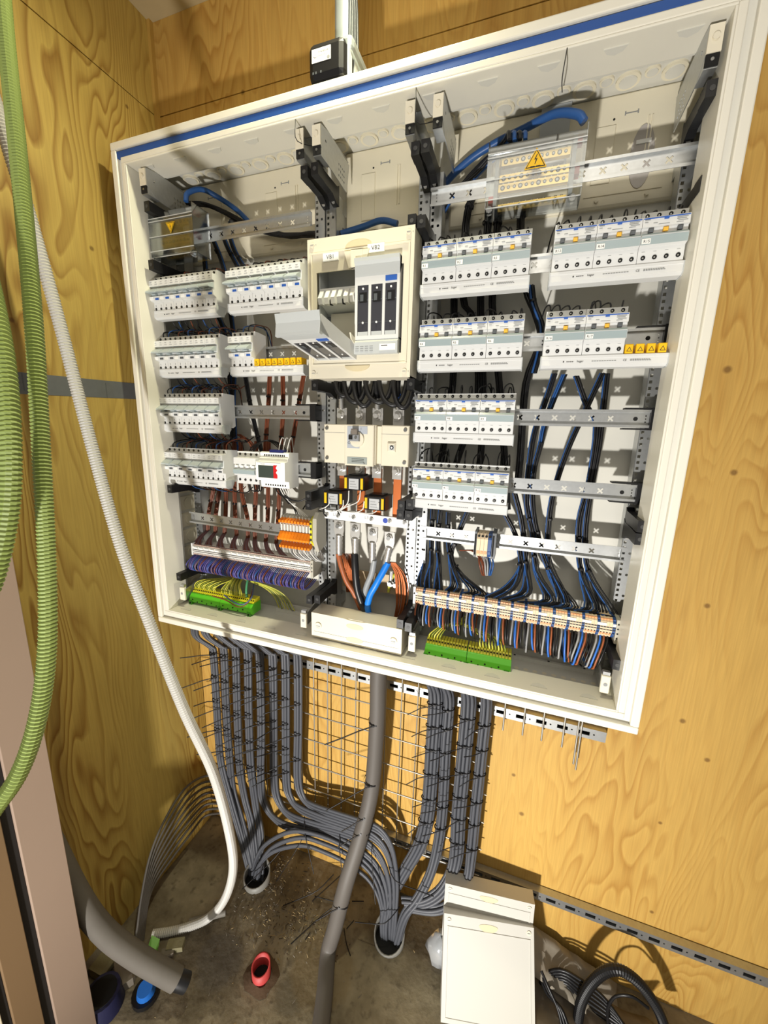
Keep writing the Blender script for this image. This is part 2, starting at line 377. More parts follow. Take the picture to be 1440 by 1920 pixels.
# ================================================================== the cabinet
CW, CH, CD = 1.30, 1.271, 0.205
O = (0.65, -0.1, -CH)
cb = thing('distribution_cabinet', 'large open white steel distribution cabinet mounted on the plywood wall', 'cabinet', O)
def frame4(x0, x1, z0, z1, w, y0, y1, m):
    """rectangular ring from four bars"""
    mb = MB()
    mb.box(x0, x1, y0, y1, z1-w, z1, m); mb.box(x0, x1, y0, y1, z0, z0+w, m)
    mb.box(x0, x0+w, y0, y1, z0+w, z1-w, m); mb.box(x1-w, x1, y0, y1, z0+w, z1-w, m)
    return mb
mb = MB(); mb.box(0.006, CW-0.006, -0.010, -0.002, -CH+0.006, -0.006, M_WHITE2); part(mb, 'back_panel', cb, O)
for nm, b in (('side_wall', (0.003, 0.010, -0.195, -0.002, -CH+0.003, -0.003)), ('side_wall', (CW-0.010, CW-0.003, -0.195, -0.002, -CH+0.003, -0.003)),
              ('top_wall', (0.003, CW-0.003, -0.195, -0.002, -0.010, -0.003)), ('bottom_wall', (0.003, CW-0.003, -0.195, -0.002, -CH+0.003, -CH+0.010))):
    mb = MB(); mb.box(*b, M_WHITE2)
    w = part(mb, nm, cb, O)
    if nm == 'top_wall': top_wall = w
    if nm == 'bottom_wall': bottom_wall = w
r = part(frame4(0, CW, -CH, 0, 0.0165, -CD, -0.186, M_WHITE), 'front_rim', cb, O, bevel=0.0025)
part(frame4(0.0165, CW-0.0165, -CH+0.0165, -0.0165, 0.012, -CD+0.010, -0.188, M_WHITE2), 'rim_groove', cb, O)
mb = MB(); mb.box(0.016, CW-0.016, -CD+0.003, -CD+0.012, -0.0335, -0.0195, M_BLUE); part(mb, 'blue_seal', cb, O, 'blue sealing strip along the top rim', bevel=0.001)
part(frame4(0.0285, CW-0.0285, -CH+0.0285, -0.0335, 0.0125, -CD+0.002, -0.190, M_WHITE), 'inner_rim', cb, O, bevel=0.002)
# deep inner collar, with a second step
part(frame4(0.041, CW-0.041, -CH+0.041, -0.046, 0.004, -0.203, -0.130, M_WHITE), 'collar', cb, O, bevel=0.0012)
part(frame4(0.036, CW-0.036, -CH+0.036, -0.041, 0.006, -0.150, -0.122, M_WHITE2), 'collar_step', cb, O, bevel=0.0012)
# scallops pressed into the collar (top and bottom)
for i in range(12):
    x = 0.09+i*0.1015
    mb = MB(); mb.prism([(x-0.018, -0.183), (x+0.018, -0.183), (x+0.012, -0.173), (x, -0.168), (x-0.012, -0.173)], -CH+0.045, -CH+0.0465, M_WHITE2, axis='Z')
    part(mb, 'pressed_tab', cb, O); mb = MB()
    mb.prism([(x-0.018, -0.183), (x+0.018, -0.183), (x+0.012, -0.173), (x, -0.168), (x-0.012, -0.173)], -0.0515, -0.050, M_WHITE2, axis='Z')
    part(mb, 'pressed_tab', cb, O)
# knock-outs in the top wall
random.seed(3)
x = 0.075; k = 0
while x < 1.24:
    big = k % 2 == 0; r_ = 0.021 if big else 0.0125
    x += r_
    mb = MB(); y = -0.048 if big else -0.058
    mb.cyl((x, y, -0.010), (x, y, -0.0135), r_, M_CREAM, 16); mb.cyl((x, y, -0.0135), (x, y, -0.0150), r_*0.72, M_WHITE2, 16)
    part(mb, 'knockout', top_wall, O)
    x += r_+0.004; k += 1
# cream moulded flange panels on the upper back
for x0, x1 in ((0.020, 0.495), (0.550, 0.755), (0.812, 1.280)):
    mb = MB(); mb.cbox(x0, x1, -0.022, -0.010, -0.208, -0.012, M_CREAM, 0.004)
    n = max(1, int((x1-x0)/0.2))
    for j in range(n):
        xx = x0+(j+0.5)*(x1-x0)/n
        mb.cbox(xx-0.060, xx-0.025, -0.0245, -0.022, -0.165, -0.065, M_CREAM, 0.001)
        mb.box(xx+0.030, xx+0.032, -0.0245, -0.022, -0.14, -0.06, M_CREAM); mb.box(xx+0.036, xx+0.038, -0.0245, -0.022, -0.14, -0.06, M_CREAM)
        mb.box(xx-0.07, xx+0.07, -0.0240, -0.022, -0.187, -0.185, M_CREAM)
        mb.cyl((xx-0.045, -0.022, -0.195), (xx-0.045, -0.027, -0.195), 0.004, M_CREAM, 8); mb.cyl((xx+0.045, -0.022, -0.195), (xx+0.045, -0.027, -0.195), 0.004, M_CREAM, 8)
        mb.box(xx-0.012, xx-0.010, -0.0226, -0.022, -0.052, -0.045, M_PRINT2); mb.box(xx+0.010, xx+0.012, -0.0226, -0.022, -0.052, -0.045, M_PRINT2); mb.box(xx-0.010, xx+0.010, -0.0226, -0.022, -0.0495, -0.0480, M_PRINT2)
        mb.disc((xx-0.03, -0.0225, -0.055), 0.0022, M_HOLE)
    part(mb, 'flange_panel', cb, O)
# small grey slider lock on the left flange, oval cap on the right one, steel plate behind the neutral block
mb = MB(); mb.box(0.20, 0.236, -0.034, -0.022, -0.155, -0.085, M_CREAM); mb.box(0.209, 0.229, -0.040, -0.034, -0.150, -0.118, M_GREY); mb.box(0.205, 0.212, -0.040, -0.034, -0.132, -0.122, M_GREY); mb.box(0.226, 0.233, -0.040, -0.034, -0.132, -0.122, M_GREY); mb.box(0.211, 0.227, -0.038, -0.034, -0.112, -0.09, M_CREAM)
part(mb, 'slide_lock', cb, O, 'small dark slide lock')
mb = MB(); mb.prism([(1.190+0.021*math.cos(a*math.pi/10), -0.128+0.055*math.sin(a*math.pi/10)) for a in range(20)], -0.024, -0.022, mat('oval_cap_grey', (178, 172, 166), 0.4), axis='Y'); mb.box(1.177, 1.203, -0.0262, -0.024, -0.107, -0.100, M_LABEL)
part(mb, 'oval_cap', cb, O)
mb = MB(); mb.box(0.995, 1.052, -0.028, -0.022, -0.125, -0.012, M_DEV2); mb.box(1.0, 1.047, -0.036, -0.028, -0.118, -0.108, M_STEEL); mb.box(1.0, 1.02, -0.034, -0.028, -0.098, -0.092, M_LABEL); mb.box(1.026, 1.046, -0.034, -0.028, -0.098, -0.092, M_LABEL)
part(mb, 'flange_clip', cb, O)
# bottom tray: pressed ridges, cream flange edge and a few coring lines
mb = MB(); mb.box(0.03, CW-0.03, -0.122, -0.030, -CH+0.012, -CH+0.030, M_WHITE2); part(mb, 'tray', cb, O, bevel=0.002)
for x0, x1 in ((0.33, 0.49), (0.95, 1.235)):
    mb = MB(); mb.box(x0, x1, -0.060, -0.052, -CH+0.030, -CH+0.040, M_WHITE2); mb.box(x0, x1, -0.036, -0.028, -CH+0.030, -CH+0.046, M_WHITE2)
    for j in range(4): mb.disc((x0+0.02+j*(x1-x0-0.04)/3, -0.056, -CH+0.0405), 0.003, M_HOLE, ax=(0, 0, 1))
    part(mb, 'tray_rib', cb, O)
for j in range(14):
    x = 0.95+j*0.0215
    mb = MB(); mb.disc((x, -0.098, -CH+0.0305), 0.006, M_CREAM, 8, (0, 0, 1)); mb.cyl((x+0.01, -0.110, -CH+0.030), (x+0.01, -0.110, -CH+0.032), 0.004, M_CREAM, 8); part(mb, 'tray_stud', cb, O)
# wall feet
for x in (0.020, CW-0.075):
    mb = MB(); mb.box(x, x+0.055, -0.150, -0.03, -CH-0.022, -CH+0.002, M_WHITE); part(mb, 'mounting_foot', cb, O, bevel=0.003)
# worn right collar channel and cream foam, hinge bolt
mb = MB(); mb.box(CW-0.040, CW-0.0285, -0.1995, -0.165, -0.30, -0.05, M_CREAM); part(mb, 'hinge_channel', cb, O, bevel=0.002)
mb = MB(); mb.box(0.0285, 0.040, -0.1995, -0.165, -0.24, -0.06, M_WHITE2); mb.cyl((0.034, -0.1995, -0.066), (0.034, -0.2015, -0.066), 0.006, M_HOLE, 10); part(mb, 'hinge_channel', cb, O, bevel=0.002)
# ribbed cable flange plates seen inside the right wall
for j in range(7):
    z = -0.86-j*0.055
    mb = MB(); mb.box(CW-0.016, CW-0.010, -0.11, -0.03, z-0.022, z+0.022, M_CREAM); mb.cyl((CW-0.016, -0.07, z), (CW-0.019, -0.07, z), 0.017, M_CREAM, 12); part(mb, 'side_knockout', cb, O)
    mb = MB(); mb.box(0.010, 0.016, -0.11, -0.03, z-0.022, z+0.022, M_CREAM); mb.cyl((0.016, -0.07, z), (0.019, -0.07, z), 0.017, M_CREAM, 12); part(mb, 'side_knockout', cb, O)
# thin stiffening wires hanging from the top rim
for xa, za, xb, zb, ya in ((0.520, -0.05, 0.535, -0.13, -0.2), (0.775, -0.05, 0.79, -0.16, -0.2), (1.03, -0.05, 1.03, -0.13, -0.2)):
    mb = MB(); mb.tube(spline([(xa, -0.2035, za), ((xa+xb)/2-0.003, -0.205, (za+zb)/2), (xb, -0.12, -0.054)], 4), 0.0009, M_PRINT, 5)
    part(mb, 'tether_wire', cb, O)

# ================================================================== uprights and their fittings
def upright_parts():
    w, z0, z1 = 0.027, 0.0, 1.085
    mb = MB()
    hs = []
    z = 0.02; i = 0
    while z < z1-0.012:
        hs.append(rectl(-w/2+0.003, -w/2+0.0085, z-0.003, z+0.003))
        if i % 4 == 1: hs.append(ngon(0.005, z, 0.0032, 6))
        z += 0.0125; i += 1
    mb.plate(rectl(-w/2, w/2, z0, z1), hs, 0.0016, M_GALV, 'Y', -0.075)
    mb.box(-w/2, -w/2+0.0016, -0.075, -0.040, z0, z1, M_GALV); mb.box(w/2-0.0016, w/2, -0.075, -0.040, z0, z1, M_GALV)
    b = MB(); b.box(-w/2, w/2, -0.040, -0.0105, 0.02, 0.05, M_GALV); b2 = MB(); b2.box(-w/2, w/2, -0.040, -0.0105, z1-0.06, z1-0.03, M_GALV)
    return [('channel', mb.mesh('upright_channel'), None), ('wall_foot', b.mesh('upright_foot'), None), ('wall_foot', b2.mesh('upright_foot'), None)]
UP = upright_parts()
UX = [(0.062, 'behind the left breaker column'), (0.506, 'on the right side of the left breaker field'), (0.536, 'left of the main switch'), (0.766, 'right of the main switch'), (0.794, 'left of the right terminal field'), (1.262, 'inside the right cabinet wall')]
for x, w in UX:
    stamp('mounting_upright', UP, 'perforated galvanised upright channel '+w, 'upright', (x, 0, -1.205), 'perforated cabinet uprights')
# top brackets
def bracket_parts(flip):
    mb = MB()
    prof = [(-0.060, -0.118), (-0.045, -0.054), (-0.150, -0.050), (-0.187, -0.056), (-0.187, -0.095), (-0.160, -0.112)]
    holes = [ngon(-0.075-0.009*i, -0.082-0.011*j, 0.0026, 6) for i in range(4) for j in range(3)]+[ngon(-0.165, -0.075, 0.003, 6)]
    x = 0.008 if flip else -0.0095
    mb.plate(prof, holes, 0.0015, M_GALV, 'X', x)
    mb.box(-0.0095, 0.0095, -0.150, -0.050, -0.0515, -0.050, M_GALV)
    tab = MB(); tab.box(-0.0095, 0.0095, -0.190, -0.187, -0.094, -0.058, M_IVORY); tab.cyl((0, -0.190, -0.075), (0, -0.193, -0.075), 0.0048, M_IVORY, 12)
    dk = MB(); dk.box(-0.009, 0.009, -0.1885, -0.186, -0.110, -0.094, M_HOLE); dk.box(-0.009, 0.009, -0.186, -0.150, -0.112, -0.098, M_GALV); dk.cyl((0, -0.1885, -0.102), (0, -0.1900, -0.102), 0.0025, M_SCREW, 8)
    return [('plate', mb.mesh('bracket_plate'), None), ('front_tab', tab.mesh('bracket_tab'), 'off-white front tab with a round rivet'), ('slot', dk.mesh('bracket_slot'), None)]
BR = [bracket_parts(False), bracket_parts(True)]
for i, (x, fl, w) in enumerate(((0.079, 1, 'in the upper left cabinet corner'), (0.520, 0, 'left one of the pair above the two-slot cream cover'), (0.560, 1, 'right one of the pair left of the cabinet centre'),
                                (0.761, 0, 'left one of the pair above the right uprights'), (0.815, 1, 'right one of the right pair'), (1.240, 0, 'in the upper right cabinet corner'))):
    stamp('cover_bracket', BR[fl], 'galvanised cover bracket with white tab, '+w, 'bracket', (x, 0, 0), 'top cover brackets')
def lowtab_parts():
    mb = MB(); mb.plate([(-0.060, 0.05), (-0.040, -0.02), (-0.165, -0.028), (-0.165, 0.004), (-0.10, 0.02)], [ngon(-0.08, 0.0, 0.003, 6), ngon(-0.12, -0.008, 0.003, 6)], 0.0015, M_GALV, 'X', -0.004)
    tab = MB(); tab.cbox(-0.009, 0.009, -0.172, -0.165, -0.022, 0.020, M_IVORY, 0.0015); tab.disc((0, -0.1725, 0.0), 0.0042, M_PRINT2, 10); tab.box(-0.007, 0.007, -0.169, -0.160, 0.020, 0.028, M_GALV)
    return [('plate', mb.mesh('foot_bracket_plate'), None), ('front_tab', tab.mesh('foot_bracket_tab'), 'white front tab')]
LT = lowtab_parts()
for x, z, w in ((0.0695, -1.180, 'in the lower left corner'), (0.4963, -1.187, 'left of the low cream cover'), (0.805, -1.190, 'between low cream cover and right green strip'), (1.236, -1.192, 'in the lower right corner')):
    stamp('foot_bracket', LT, 'small lower cover bracket with white tab '+w, 'bracket', (x, 0, z), 'lower cover brackets')
# black cover posts
def post_parts():
    mb = MB(); mb.box(-0.0085, 0.0085, -0.180, -0.152, -0.0115, 0.0115, M_BLACK); mb.prism([(-0.152, -0.0115), (-0.152, 0.0115), (-0.085, 0.013), (-0.075, 0.02), (-0.075, -0.024), (-0.090, -0.022), (-0.11, -0.012)], -0.0075, 0.0075, M_BLACK)
    h = MB(); h.cyl((0, -0.1806, 0), (0, -0.179, 0), 0.0042, mat('post_hole', (60, 60, 60), 0.5), 8)
    s = MB(); s.cyl((0, -0.090, -0.020), (0, -0.0935, -0.020), 0.004, M_STEEL, 8)
    return [('arm', mb.mesh('post_arm'), None), ('screw_hole', h.mesh('post_hole'), None), ('screw', s.mesh('post_screw'), None)]
PO = post_parts()
for x, z, w in ((0.074, -0.134, 'below the upper left bracket'), (0.071, -0.266, 'above the upper left breaker row'), (0.5245, -0.131, 'left one below the left bracket pair'), (0.550, -0.129, 'right one below the left bracket pair'),
                (0.771, -0.131, 'left one below the right bracket pair'), (0.791, -0.130, 'right one below the right bracket pair'), (1.249, -0.134, 'below the upper right bracket'), (0.7689, -0.255, 'behind the upper right corner of the cream cover'),
                (0.789, -0.259, 'left of the upper right breaker row'), (1.262, -0.264, 'right above the upper right breaker row'), (0.5446, -0.570, 'under the left end of the two-slot cover'), (0.7796, -0.570, 'under the right end of the two-slot cover'),
                (0.523, -0.837, 'upper one beside the left current transformer'), (0.5226, -0.861, 'lower one beside the left current transformer'), (0.7675, -0.840, 'upper left of four beside the white busbar strip'),
                (0.7875, -0.836, 'upper right of four beside the white busbar strip'), (0.766, -0.862, 'lower left of four beside the white busbar strip'), (0.786, -0.862, 'lower right of four beside the white busbar strip'),
                (1.2538, -0.839, 'upper one on the right upright'), (1.253, -0.864, 'lower one on the right upright'), (0.0663, -0.853, 'under the lowest left breaker row'), (0.071, -1.123, 'above the left green earth strip'),
                (0.521, -1.119, 'left above the low cream cover'), (0.545, -1.113, 'right of the one left above the low cream cover'), (0.775, -1.138, 'right above the low cream cover'), (0.7965, -1.143, 'beside the white tab right of the low cover'), (1.250, -1.137, 'under the right terminal strip')):
    stamp('cover_post', PO, 'black plastic cover post '+w, 'post', (x, 0, z), 'black cover posts')

# ================================================================== DIN rails
RY = -0.105      # front of the rails
RZ = [-0.181, -0.331, -0.481, -0.634, -0.785, -0.927]
def rail(x0, x1, z, label, ry=RY, holder=None, m=M_GALV, tilt=0.0):
    o0 = ((x0+x1)/2, ry, z)
    t = thing('din_rail', label, 'rail', o0, 'steel mounting rails', rot=(0, tilt, 0) if tilt else None)
    mb = MB(); hs = []
    n = int((x1-x0-0.05)/0.0355)
    for i in range(n): hs.append(xhole(x0+0.045+i*0.0355, z))
    for xx in (x0+0.012, x1-0.012):
        for dz in (-0.006, 0, 0.006): hs.append(ngon(xx, z+dz, 0.0016, 6))
    mb.plate(rectl(x0, x1, z-0.0125, z+0.0125), hs, 0.0012, m, 'Y', ry+0.006)
    for sg in (-1, 1):
        a, b = sorted((z+sg*0.0125, z+sg*0.0137)); mb.box(x0, x1, ry, ry+0.007, a, b, m)
        a, b = sorted((z+sg*0.0125, z+sg*0.0175)); mb.box(x0, x1, ry-0.0012, ry, a, b, m)
    part(mb, 'rail_profile', t, o0)
    for end in (holder or ()):
        xe = x0 if end == 'l' else x1
        s = 1 if end == 'r' else -1
        h = MB()
        a, b = sorted((xe-s*0.006, xe+s*0.010)); h.box(a, b, ry-0.006, -0.077, z-0.022, z+0.022, M_BLACK)
        a, b = sorted((xe-s*0.052, xe+s*0.010))
        for zz in (z+0.0185, z-0.0215): h.box(a, b, ry-0.001, ry+0.022, zz, zz+0.003, M_BLACK)
        part(h, 'end_holder', t, o0, 'black plastic end holder')
        q = MB(); q.disc((xe-s*0.030, ry+0.0055, z), 0.0042, M_HOLE, 10)
        part(q, 'bolt_hole', t, o0)
rail(0.150, 0.497, RZ[0], 'empty steel rail right of the small clear terminal block')
rail(0.787, 1.276, RZ[0], 'steel rail carrying the large clear neutral block')
rail(0.040, 0.497, RZ[1], 'rail behind the upper left breaker row')
rail(0.787, 1.268, RZ[1], 'rail behind the upper right breaker row')
rail(0.040, 0.497, RZ[2], 'rail behind the second left breaker row')
rail(0.787, 1.262, RZ[2], 'rail behind the second right breaker row, free at its right end', holder='r')
rail(0.040, 0.497, RZ[3]+0.004, 'rail behind the third left breaker row, right half empty', holder='r')
rail(0.787, 1.262, RZ[3], 'rail behind the third right breaker row, right half empty', holder='r')
rail(0.040, 0.497, RZ[4]+0.004, 'rail behind the lowest left breaker row', holder='r')
rail(0.787, 1.258, RZ[4], 'rail behind the lowest right breaker row, right half empty', holder='r')
rail(0.060, 0.500, -0.955, 'long empty rail above the left terminal strip', ry=-0.11, tilt=0.02)
rail(0.792, 1.258, RZ[5], 'rail with one small terminal group above the right terminal strip', ry=-0.075)
# ================================================================== breakers
PW = 0.0176      # one pole
def hole(mb, x, y, z, r=0.0033):
    mb.cyl((x, y-0.0008, z), (x, y+0.001, z), r, M_HOLE, 10, smooth=False)
    mb.disc((x-0.0004, y-0.0009, z-0.0004), r*0.42, M_SCREW, 6)
def rcd_parts(n=4):
    w = PW*n-0.0005
    b = MB()
    prof = [(0, -0.040), (0, 0.044), (-0.030, 0.046), (-0.046, 0.046), (-0.046, 0.036), (-0.040, 0.033), (-0.062, 0.032), (-0.0635, 0.0165), (-0.057, 0.016), (-0.057, 0.007), (-0.064, 0.005), (-0.067, 0.001),
            (-0.066, -0.0115), (-0.056, -0.013), (-0.056, -0.038), (-0.050, -0.045), (-0.01, -0.045)]
    b.prism(prof, 0.0002, w, M_DEV)
    for i in range(n):
        hole(b, PW*(i+0.5), -0.0465, 0.0405); hole(b, PW*(i+0.5), -0.0565, -0.029, 0.0036)
        b.box(PW*(i+0.5)-0.003, PW*(i+0.5)+0.002, -0.0563, -0.056, -0.0195, -0.0190, M_PRINT2)
    lab = MB()
    lab.box(0.001, w-0.001, -0.0632, -0.0622, 0.0292, 0.0306, M_BLUEP); lab.box(w*0.5-0.0035, w*0.5+0.0035, -0.0636, -0.0622, 0.0266, 0.0306, M_BLUEP)
    for (x0, x1, z) in ((0.003, 0.011, 0.0275), (0.003, 0.008, 0.024), (0.016, 0.022, 0.022), (0.024, 0.040, 0.0195), (0.050, 0.066, 0.027), (0.050, 0.064, 0.0245), (0.052, 0.066, 0.022), (0.050, 0.060, 0.0195)):
        lab.box(x0, x1, -0.0638, -0.0632, z-0.0003, z+0.0003, M_PRINT2)
    tg = []
    for x, m, nm in ((0.0105, M_GREY, 'status_window'), (0.0325, M_YTOG, 'test_button'), (0.0535, M_GREY, 'status_window')):
        q = MB(); q.cbox(x, x+0.0075, -0.0635, -0.057, 0.0085, 0.0150, m, 0.001); tg.append((nm, q.mesh(nm), 'yellow test button' if m is M_YTOG else None))
    fl = MB()
    fl.prism([(-0.0642, 0.0062), (-0.0680, 0.0016), (-0.0670, -0.0118), (-0.0662, -0.0118), (-0.0668, 0.001), (-0.0640, 0.0052)], 0.0006, w-0.0006, M_FLAP)
    fl.box(0.0006, w-0.0006, -0.0690, -0.0676, 0.0006, 0.0022, M_DEV2)
    return [('body', b.mesh('rcd_body'), None), ('rating_plate', lab.mesh('rcd_rating_plate'), None)]+tg+[('lever_flap', fl.mesh('rcd_flap'), 'blue-grey lever flap')]
RCD = rcd_parts()
def mcb_parts(n=2, mark=M_BLUEP, nose=0.0):
    w = PW*n-0.0004
    b = MB()
    prof = [(0, -0.040), (0, 0.044), (-0.030, 0.046), (-0.045, 0.046), (-0.045, 0.035), (-0.062, 0.033), (-0.063, 0.018), (-0.056, 0.017), (-0.058, -0.004), (-0.063, -0.006), (-0.062, -0.0165), (-0.052, -0.019), (-0.052, -0.040), (-0.046, -0.045), (-0.01, -0.045)]
    b.prism(prof, 0.0002, w, M_DEV)
    for i in range(n):
        hole(b, PW*(i+0.5), -0.0455, 0.0405, 0.0030); hole(b, PW*(i+0.5), -0.0525, -0.0345, 0.0030)
        b.box(PW*(i+0.5)-0.0006, PW*(i+0.5)+0.0006, -0.0524, -0.052, -0.0285, -0.0235, M_PRINT2)
        b.box(PW*(i+0.5)-0.004, PW*(i+0.5)+0.002, -0.0629, -0.0625, 0.0275, 0.0283, M_PRINT2); b.box(PW*(i+0.5)-0.005, PW*(i+0.5)+0.004, -0.0632, -0.0628, 0.0225, 0.0230, M_PRINT2)
    t = MB()
    t.prism([(-0.057, 0.013), (-0.062, 0.0125), (-0.077, 0.003), (-0.078, -0.0005), (-0.070, 0.0), (-0.058, 0.0015)], 0.002, w-0.002, M_LEVER)
    t.prism([(-0.058, 0.0010), (-0.066, -0.0005), (-0.066, -0.0035), (-0.058, -0.0040)], w*0.30, w*0.70, M_LEVER)
    fl = MB(); fl.cbox(0.002, w*0.46, -0.0652, -0.062, -0.0150, -0.0070, M_LABEL, 0.0008); fl.box(w*0.58, w*0.9, -0.0636, -0.062, -0.0150, -0.0105, mark)
    return [('body', b.mesh('mcb_body'), None), ('lever', t.mesh('mcb_lever'), 'grey switching lever'), ('indicator', fl.mesh('mcb_indicator'), None)]
MCB = mcb_parts(); MCBK = mcb_parts(2, M_GREY)
def comb(x, z, n, label, left, caps=()):
    """busbar cover clipped under a row of breakers, with its print and end caps"""
    L = PW*n+0.002; o0 = (x, RY, z)
    t = thing('busbar_cover', label, 'busbar', o0, 'white busbar covers')
    y = -0.0545 if left else -0.0585
    b = MB(); b.prism([(-0.02, -0.0385), (y+0.004, -0.0375), (y, -0.0390), (y-0.0006, -0.0440), (y, -0.0446), (y-0.0010, -0.0560), (y+0.006, -0.0605), (-0.030, -0.0605), (-0.02, -0.05)], 0, L, M_DEV)
    part(b, 'cover_profile', t)
    p = MB(); s = 0.0052
    yy = y-0.0010
    p.cyl((L*0.19, yy+0.0006, -0.0498), (L*0.19, yy-0.0006, -0.0498), 0.0012, M_PRINT, 8)
    for k in range(4): p.box(L*0.20+0.003+k*0.0032, L*0.20+0.0055+k*0.0032, yy-0.0004, yy, -0.0503, -0.0494, M_PRINT)
    p.text('hager', L*0.30, yy, -0.0512, s, M_PRINT)
    for k in range(10): p.box(L*0.42+k*0.0042, L*0.42+k*0.0042+0.0032, yy-0.0004, yy, -0.0503, -0.0493, M_PRINT2)
    p.text('CE', L*0.665, yy, -0.0512, s*0.95, M_PRINT)
    for k in range(9): p.box(L*0.72+k*0.0036, L*0.72+k*0.0036+0.0028, yy-0.0004, yy, -0.0490, -0.0482, M_PRINT2); p.box(L*0.72+k*0.0038, L*0.72+k*0.0038+0.0030, yy-0.0004, yy, -0.0508, -0.0500, M_PRINT2)
    part(p, 'print', t)
    for xe in (-0.0018, L):
        e = MB(); e.prism([(-0.022, -0.0372), (y+0.004, -0.0372), (y-0.0016, -0.0395), (y-0.0022, -0.0570), (y+0.006, -0.0620), (-0.030, -0.0620)], xe, xe+0.0018, M_DEV2); part(e, 'end_cap', t)
    for c in caps:
        q = MB(); q.cbox(PW*(c+0.5)-0.0066, PW*(c+0.5)+0.0066, y-0.0010, -0.030, -0.0375, -0.0215, M_YEL, 0.0012); q.prism([(-0.0045+PW*(c+0.5), -0.0345), (0.0045+PW*(c+0.5), -0.0345), (PW*(c+0.5), -0.0265)], y-0.0016, y-0.0010, M_PRINT, axis='Y')
        q.prism([(-0.0030+PW*(c+0.5), -0.0337), (0.0030+PW*(c+0.5), -0.0337), (PW*(c+0.5), -0.0282)], y-0.0019, y-0.0016, M_YEL, axis='Y')
        part(q, 'tooth_cap', t, label='yellow contact protection cap with warning triangle')
    return t
rows_r = [(0.7895, 1, 3, 'upper left right-field block', 1), (1.0405, 1, 3, 'upper right right-field block', 13), (0.7905, 2, 3, 'second-row left right-field block', 4), (1.0405, 2, 2, 'second-row right right-field block', 16),
          (0.7875, 3, 3, 'third-row right-field block', 7), (0.7880, 4, 3, 'lowest right-field block', 10)]
for x, r, n, w, num in rows_r:
    for i in range(n):
        pl = ['left', 'middle', 'right'][i] if n == 3 else ['left', 'right'][i]
        t = stamp('residual_current_breaker', RCD, 'four-pole breaker with yellow button, %s in %s' % (pl, w), 'breaker', (x+0.001+i*4*PW, RY, RZ[r]), 'four-pole residual current breakers')
        q = MB(); q.box(0.0015, 0.0145, -0.0688, -0.0676, -0.0110, -0.0030, M_LABEL); q.text('R%d' % (num+i), 0.0035, -0.0688, -0.0094, 0.0062, M_PRINT)
        part(q, 'number_sticker', t, label='white number sticker')
    comb(x, RZ[r], 12, 'long white busbar cover under the '+w, False, caps=(8, 9, 10, 11) if n == 2 else ())
rows_l = [(0.0415, 1, 6, 'top left row', MCB, 0.0), (0.292, 1, 6, 'top middle row beside the cream cover', MCB, 0.0), (0.0395, 2, 6, 'second left row', MCBK, 0.0), (0.289, 2, 2, 'short row with yellow caps', MCB, 0.0),
          (0.0375, 3, 6, 'third left row', MCBK, 0.004), (0.0385, 4, 6, 'lowest left row', MCBK, 0.004)]
for x, r, n, w, P, dz in rows_l:
    for i in range(n):
        stamp('circuit_breaker', P, 'two-pole lever breaker, %s from left in the %s' % (ORD[i], w), 'breaker', (x+0.001+i*2*PW, RY, RZ[r]+dz), 'two-pole circuit breakers')
    comb(x, RZ[r]+dz, 12, 'white busbar cover under the breakers of the '+w, True, caps=range(4, 12) if n == 2 else ())
# four-pole breaker and energy meter in the lowest left row
def p4_parts():
    b = MB(); w = PW*4
    b.prism([(0, -0.042), (0, 0.044), (-0.045, 0.045), (-0.045, 0.030), (-0.062, 0.029), (-0.063, 0.012), (-0.057, 0.011), (-0.057, 0.001), (-0.062, 0.0), (-0.062, -0.018), (-0.050, -0.020), (-0.050, -0.042)], 0, w, M_DEV)
    for i in range(4):
        hole(b, PW*(i+0.5), -0.0455, 0.038, 0.0032); hole(b, PW*(i+0.5), -0.0505, -0.031, 0.0034)
    f = MB(); f.prism([(-0.0635, -0.0005), (-0.0680, -0.003), (-0.0670, -0.013), (-0.0622, -0.0145)], 0.001, w-0.001, M_FLAP)
    out = [('body', b.mesh('four_pole_body'), None), ('lever_flap', f.mesh('four_pole_flap'), None)]
    for i in range(4):
        q = MB(); q.cbox(PW*i+0.004, PW*i+0.0135, -0.0650, -0.057, 0.003, 0.0095, M_LABEL, 0.001); out.append(('lever', q.mesh('small_lever'), None))
    return out
stamp('residual_current_breaker', p4_parts(), 'single four-pole breaker left of the red and white meter', 'breaker', (0.288, RY, RZ[4]+0.004))
o0 = (0.3625, RY, RZ[4]+0.004)
t = thing('energy_meter', 'white rail meter with dark display and red key strip', 'meter', o0)
b = MB(); mw = 0.088
b.prism([(0, -0.045), (0, 0.045), (-0.040, 0.047), (-0.046, 0.045), (-0.046, 0.033), (-0.052, 0.031), (-0.052, 0.024), (-0.066, 0.0225), (-0.067, -0.026), (-0.048, -0.029), (-0.046, -0.047), (-0.01, -0.047)], 0, mw, M_LABEL)
part(b, 'housing', t)
q = MB(); q.box(0.003, mw-0.012, -0.0685, -0.0665, -0.0235, 0.0205, M_LABEL); part(q, 'front_bezel', t)
q = MB(); q.box(0.009, 0.055, -0.0692, -0.0684, -0.0185, 0.0135, mat('display_grey_green', (62, 72, 66), 0.15)); part(q, 'display', t, label='dark grey-green display')
q = MB(); q.prism([(0.056, -0.0185), (0.067, -0.0185), (0.067, -0.010), (0.062, -0.004), (0.067, 0.002), (0.062, 0.008), (0.067, 0.0150), (0.056, 0.0150)], -0.0700, -0.0684, M_RED, axis='Y'); part(q, 'key_strip', t, label='red key strip')
q = MB(); q.text('HAGER', 0.016, -0.0685, 0.0155, 0.0042, M_PRINT2)
